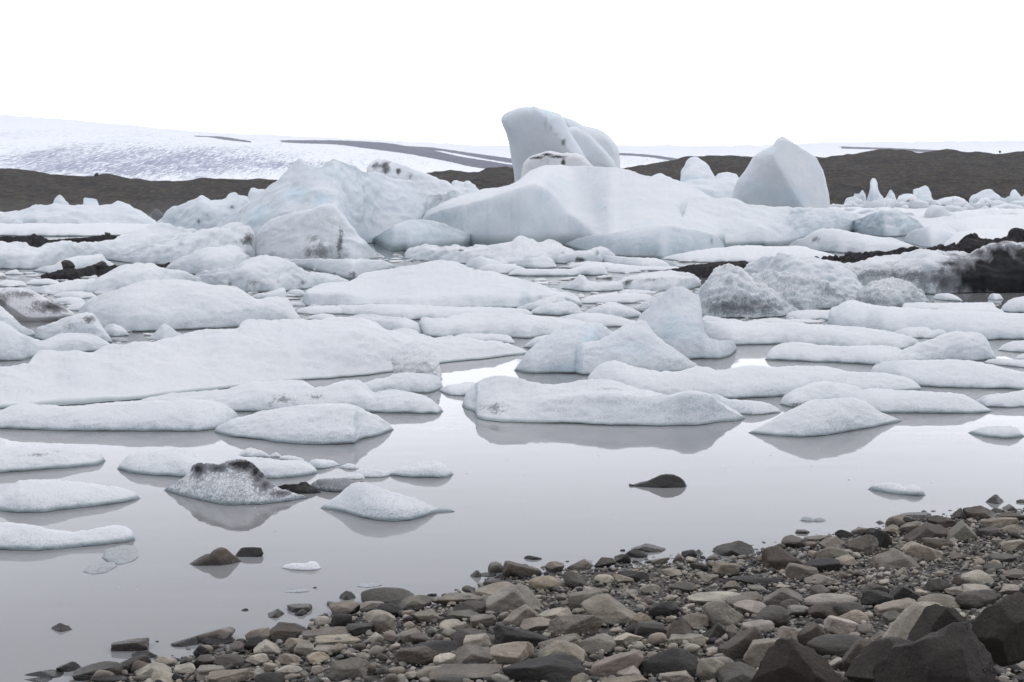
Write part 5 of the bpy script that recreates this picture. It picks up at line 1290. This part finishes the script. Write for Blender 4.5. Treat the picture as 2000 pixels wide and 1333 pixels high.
# big dark rocks in the bottom corner, built on their own outlines
BIG = [
 (1805, 1240, 7.6, 'l', 'o', "pale grey curving boulder hugging the tall black slab", "pale curving boulder", "1722,1270 1732,1250 1745,1232 1758,1212 1772,1196 1788,1185 1805,1180 1835,1181 1858,1190 1876,1205 1885,1240 1870,1290 1800,1310 1745,1300", 1.4),
 (1836, 1232, 7.3, 'd', 'a', "tall black slab with one sharp peak", "tall black slab", "1773,1255 1780,1232 1788,1215 1797,1200 1806,1190 1818,1185 1832,1187 1850,1193 1870,1195 1885,1203 1896,1210 1904,1222 1910,1250 1900,1290 1840,1310 1780,1300", 2.0),
 (1975, 1245, 7.0, 'd', 'a', "massive brown-black boulder cut by the photo's edge", "massive edge boulder", "1906,1232 1914,1215 1924,1202 1940,1192 1958,1181 1970,1174 1982,1171 2010,1170 2060,1182 2090,1230 2080,1330 1980,1320 1925,1290", 2.2),
 (1745, 1300, 6.9, 'm', 'r', "dark grey sloping boulder under the black ridge", "dark sloping boulder", "1658,1330 1666,1312 1676,1298 1690,1286 1700,1275 1712,1266 1728,1258 1748,1255 1770,1256 1790,1259 1806,1262 1820,1275 1822,1340 1740,1380 1660,1370", 1.8),
 (1563, 1310, 7.0, 'd', 'r', "big purple-black boulder with a smooth shoulder", "purple-black boulder", "1470,1340 1480,1318 1488,1305 1500,1292 1510,1280 1520,1270 1526,1262 1538,1258 1550,1257 1562,1265 1575,1273 1590,1276 1606,1279 1622,1287 1638,1298 1650,1313 1658,1330 1660,1390 1560,1420 1470,1390", 2.2),
 (1840, 1318, 6.3, 'd', 'a', "huge jagged black ridge of rock in the bottom corner", "huge black ridge", "1640,1345 1668,1326 1700,1312 1722,1306 1736,1295 1752,1284 1768,1277 1790,1268 1812,1258 1832,1252 1848,1250 1858,1240 1870,1233 1884,1230 1898,1232 1908,1242 1920,1256 1936,1268 1952,1285 1968,1298 1985,1310 2010,1330 2030,1400 1840,1460 1650,1420", 3.0),
]
for k, (cx, cy, D, c, kd, full, short, outl, nzv) in enumerate(BIG):
    O = P(outl); O = (O - [cx, cy]) * 1.12 + [cx, cy]
    o = add_stone(cx, cy, 0, 0, {'d': (.040, .033, .030), 'm': (.056, .049, .046)}.get(c, SC[c][0]), kd, 0, D, 500 + k, 'boulder', full, 'boulder', 'stones of the beach', sub=6, outline=O, nz=nzv, deep=.8, cuts=16)
    placed.append((cx, cy, np.ptp(O[:, 0]), np.ptp(O[:, 1]), c, kd, full, short, o))

for k, h in enumerate(parse(WATER)):
    cx, cy, w_, h_, c, kd, tl, full, short = h
    D = float(water_D(np.array(cx), np.array(cy + h_ * .5))) + 0.25 * w_ / FPX * 10
    col = SC[c][0]
    if w_ > 90:
        outl = {423: "366,1103 378,1095 390,1088 400,1083 409,1082 416,1075 425,1070 434,1069 443,1072 451,1079 459,1087 469,1094 484,1101 480,1112 430,1126 378,1116",
                1288: "1214,955 1234,948 1250,943 1264,940 1278,934 1290,928 1302,926 1316,927 1328,932 1338,940 1344,954 1340,966 1290,980 1230,968"}[int(cx)]
        o = add_stone(cx, cy + 10, 0, 0, col, 'r', 0, D, 700 + k, 'boulder', full, 'boulder', 'stones standing in the lagoon', sub=5, outline=outl, nz=1.45, deep=.6, cuts=3, flat=4.0)
        placed.append((cx, cy, w_, h_, c, kd, full, short, o))
        continue
    o = add_stone(cx, cy + h_ * .45, w_ * 1.04, h_ * 1.9, col, kd, tl, D, 700 + k, 'boulder' if w_ > 90 else 'stone', full, 'stone', 'stones standing in the lagoon', sub=4 if w_ > 40 else 3)

# boulders riding on the black debris bank
for k, (cx, cy, w_, h_, D, lab) in enumerate([(133, 519, 28, 22, 51.5, "cube-like dark boulder perched on the black gravel bank"), (197, 518, 22, 16, 51.5, "rounder dark boulder farther along the black gravel bank"),
                                               (210, 458, 12, 8, 93.0, "little dark rock on the crest of the upper debris bank"), (119, 531, 14, 9, 51.5, "small dark stone at the foot of the cube-like boulder"), (186, 529, 10, 8, 51.5, "small dark stone below the rounder boulder"),
                                               (60, 541, 6, 4, 52, "dark rock speck in slush beyond the black bank's tip"), (1953, 297, 5, 5, 695, "lone dark rock seen on the skyline of the gullied hill"), (188, 341, 9, 7, 590, "lone dark rock seen on the skyline of the far mossy hill")]):
    V, F = rock_at(cx, cy, w_, h_, D, 'a', 900 + k, sub=4)
    o = put('boulder', V, F, M['rock']); o.color = (.045, .043, .042, 1); tag(o, lab, 'boulder', 'rocks away from the beach')

# smaller stones between them
marks = [(p[0], p[1], p[7]) for p in placed if p[7]]
sizes = [('small', 0, 30), ('middling', 30, 52), ('large', 52, 75), ('very large', 75, 999)]
extra = []
tries = 0
def on_beach(x, y):
    return y > np.interp(x, SH[:, 0], SH[:, 1]) + 6
need = 300 - len(placed)
while len(extra) < need and tries < 60000:
    tries += 1
    x = rng.uniform(30, 2010); y = rng.uniform(1000, 1330)
    if not on_beach(x, y): continue
    band = (y - 990) / 340.0
    gravel = (1080 < x < 1700 and 1100 < y < 1165 - 0 * x) or (x > 1690 and 1050 < y < 1145)
    if gravel and rng.rand() > .12: continue
    w_ = rng.uniform(16, 26) + 22 * max(0, band - .25) * rng.rand()
    h_ = w_ * rng.uniform(.42, .75)
    ok = True
    for p in placed:
        if abs(x - p[0]) < (w_ + p[2]) * .36 and abs(y - p[1]) < (h_ + p[3]) * .36: ok = False; break
    if not ok: continue
    for q in extra:
        if abs(x - q[0]) < (w_ + q[2]) * .42 and abs(y - q[1]) < (h_ + q[3]) * .42: ok = False; break
    if ok:
        c = rng.choice(list('gtpdmlbe'), p=[.2, .2, .12, .12, .13, .13, .05, .05]); kd = rng.choice(list('roasw'), p=[.34, .16, .22, .2, .08])
        extra.append((x, y, w_, h_, c, kd))
ex = np.array([q[0] for q in extra]); ey = np.array([q[1] + q[3] * .3 for q in extra])
ED = ground_hit(ex, ey)
for k, q in enumerate(extra):
    D = ED[k] + .2 * q[2] / FPX * ED[k]
    o = add_stone(q[0], q[1], q[2], q[3] * 1.1, SC[q[4]][0], q[5], rng.uniform(-14, 14) if q[5] == 's' else 0, D, 2000 + k, 'stone', '', 'stone', 'stones of the beach', sub=3)
    placed.append((q[0], q[1], q[2], q[3], q[4], q[5], '', '', o))

# labels that single each stone out: its look, then the landmark stone it lies beside
used = set(p[6] for p in placed if p[6])
def rel(dx, dy, w_):
    if abs(dx) > abs(dy) * 1.6: return 'right of' if dx > 0 else 'left of'
    return 'in front of' if dy > 0 else 'behind'
for p in placed:
    if p[6]: continue
    sz = [s for s, a, b in sizes if a <= p[2] < b][0]
    base = f"{sz} {SC[p[4]][1]} {SHN[p[5]]} stone"
    best = None
    near = sorted(marks, key=lambda m: math.hypot(p[0] - m[0], 1.7 * (p[1] - m[1])))[:6]
    for i, m_ in enumerate(near):
        d = math.hypot(p[0] - m_[0], 1.7 * (p[1] - m_[1]))
        pre = 'close ' if d < 80 else ('' if d < 170 else 'well ')
        l = f"{base} {pre}{rel(p[0] - m_[0], p[1] - m_[1], p[2])} the {m_[2]}"
        if l not in used: best = l; break
    if best is None:
        # tell it from its like by its neighbour
        q = min((r for r in placed if r is not p), key=lambda r: math.hypot(p[0] - r[0], p[1] - r[1]))
        m_ = near[0]
        best = f"{base} touching a {SC[q[4]][1]} {SHN[q[5]].split()[-1]} one, near the {m_[2]}"
        if best in used: best = f"{base} touching a {SC[q[4]][1]} one, between the {near[0][2]} and {near[1][2]}"
    used.add(best)
    p[8]['label'] = best

# ------------------------------------------------------------------ pebbles and gravel, too many to count
def pebbles(n, seed, smin, smax, region, sub, power=2.2):
    rs = np.random.RandomState(seed)
    xs, ys = [], []
    while len(xs) < n:
        x = rs.uniform(-80, 2120, 4000)
        # even on the ground: pick in world space
        X = rs.uniform(-5.5, 9.0, 4000); Y = rs.uniform(4.6, 14.5, 4000)
        sdv = (np.interp(X, SHX, SHY) - Y) / 1.2
        zc = Y * CP + 2.5 * SP
        px = 1000 + FPX * X / zc
        ok = (sdv > -0.12) & (px > -350) & (px < 2750)
        ok &= region(X, Y, sdv, rs)
        xs += list(X[ok]); ys += list(Y[ok])
    X, Y = np.array(xs[:n]), np.array(ys[:n])
    s = smin * (1 - rs.rand(n) * (1 - (smin / smax) ** power)) ** (-1 / power)
    shapes = [rock_shape(k, 3000 + i, sub) for i, k in enumerate('aoasraws')]
    Vs, Fs, Cs = [], [], []
    keys = list('gtpdmlbe'); pr = [.26, .2, .06, .14, .19, .09, .03, .03]
    nv = len(shapes[0][0]); F0 = shapes[0][1]
    ci = rs.choice(len(keys), n, p=pr)
    pal = np.array([SC[q][0] for q in keys]) * np.array([1.15, 1.12, 1.05])
    for i in range(n):
        V, _, rho = shapes[i % 8]
        Q = V * rho[:, None] * np.array([1, rs.uniform(.6, 1), rs.uniform(.4, .8)])
        a = rs.uniform(0, 6.28); ca, sa = math.cos(a), math.sin(a)
        Q = Q @ np.array([[ca, sa, 0], [-sa, ca, 0], [0, 0, 1]])
        a = rs.normal() * .35; ca, sa = math.cos(a), math.sin(a)
        Q = Q @ np.array([[ca, 0, sa], [0, 1, 0], [-sa, 0, ca]])
        z = beach_z(X[i], Y[i]) + s[i] * .05 - .014
        Vs.append(Q * s[i] / 2 * 1.25 + [X[i], Y[i], z]); Fs.append(F0 + i * nv)
        Cs.append(np.tile(np.append(np.clip(pal[ci[i]] * (1 + rs.normal() * .2), .015, .5), 1), (nv, 1)))
    return np.concatenate(Vs), np.concatenate(Fs), np.concatenate(Cs)
everywhere = lambda X, Y, s, rs: np.ones(len(X), bool)
V, F, A = pebbles(34000, 1, .016, .055, everywhere, 2, 1.6)
o = put('gravel', V, F, M['pebble'], attrs={'col': A}); tag(o, "mixed grey and tan gravel filling the gaps of the stony beach", 'gravel', kind='stuff')
V, F, A = pebbles(1500, 2, .045, .095, lambda X, Y, s, rs: (rs.rand(len(X)) < np.clip(np.where(Y > 8.6, .42, 1.0), 0, 1)), 3, 1.8)
o = put('cobbles', V, F, M['pebble'], attrs={'col': A}); tag(o, "loose fist-sized cobbles strewn between the larger stones", 'cobbles', kind='stuff')

# ------------------------------------------------------------------ the air between the lagoon and the ice cap
def add_haze(density):
    x0, x1, y0, y1, z0, z1 = -3300., 3300., -70., 4700., -1.6, 330.
    V = np.array([[x, y, z] for x in (x0, x1) for y in (y0, y1) for z in (z0, z1)])
    F = [[0, 1, 3, 2], [4, 6, 7, 5], [0, 4, 5, 1], [2, 3, 7, 6], [0, 2, 6, 4], [1, 5, 7, 3]]
    m = bpy.data.materials.new('haze'); m.use_nodes = True
    nt = m.node_tree; nt.nodes.clear()
    o_ = nt.nodes.new('ShaderNodeOutputMaterial'); v = nt.nodes.new('ShaderNodeVolumePrincipled')
    v.inputs['Density'].default_value = density
    v.inputs['Color'].default_value = (0.86, 0.90, 0.98, 1)
    nt.links.new(v.outputs[0], o_.inputs['Volume'])
    tag(put('haze', V, F, m, smooth=False), kind='stuff', label="thin pale haze over the lagoon and the glacier")
add_haze(1.0e-4)
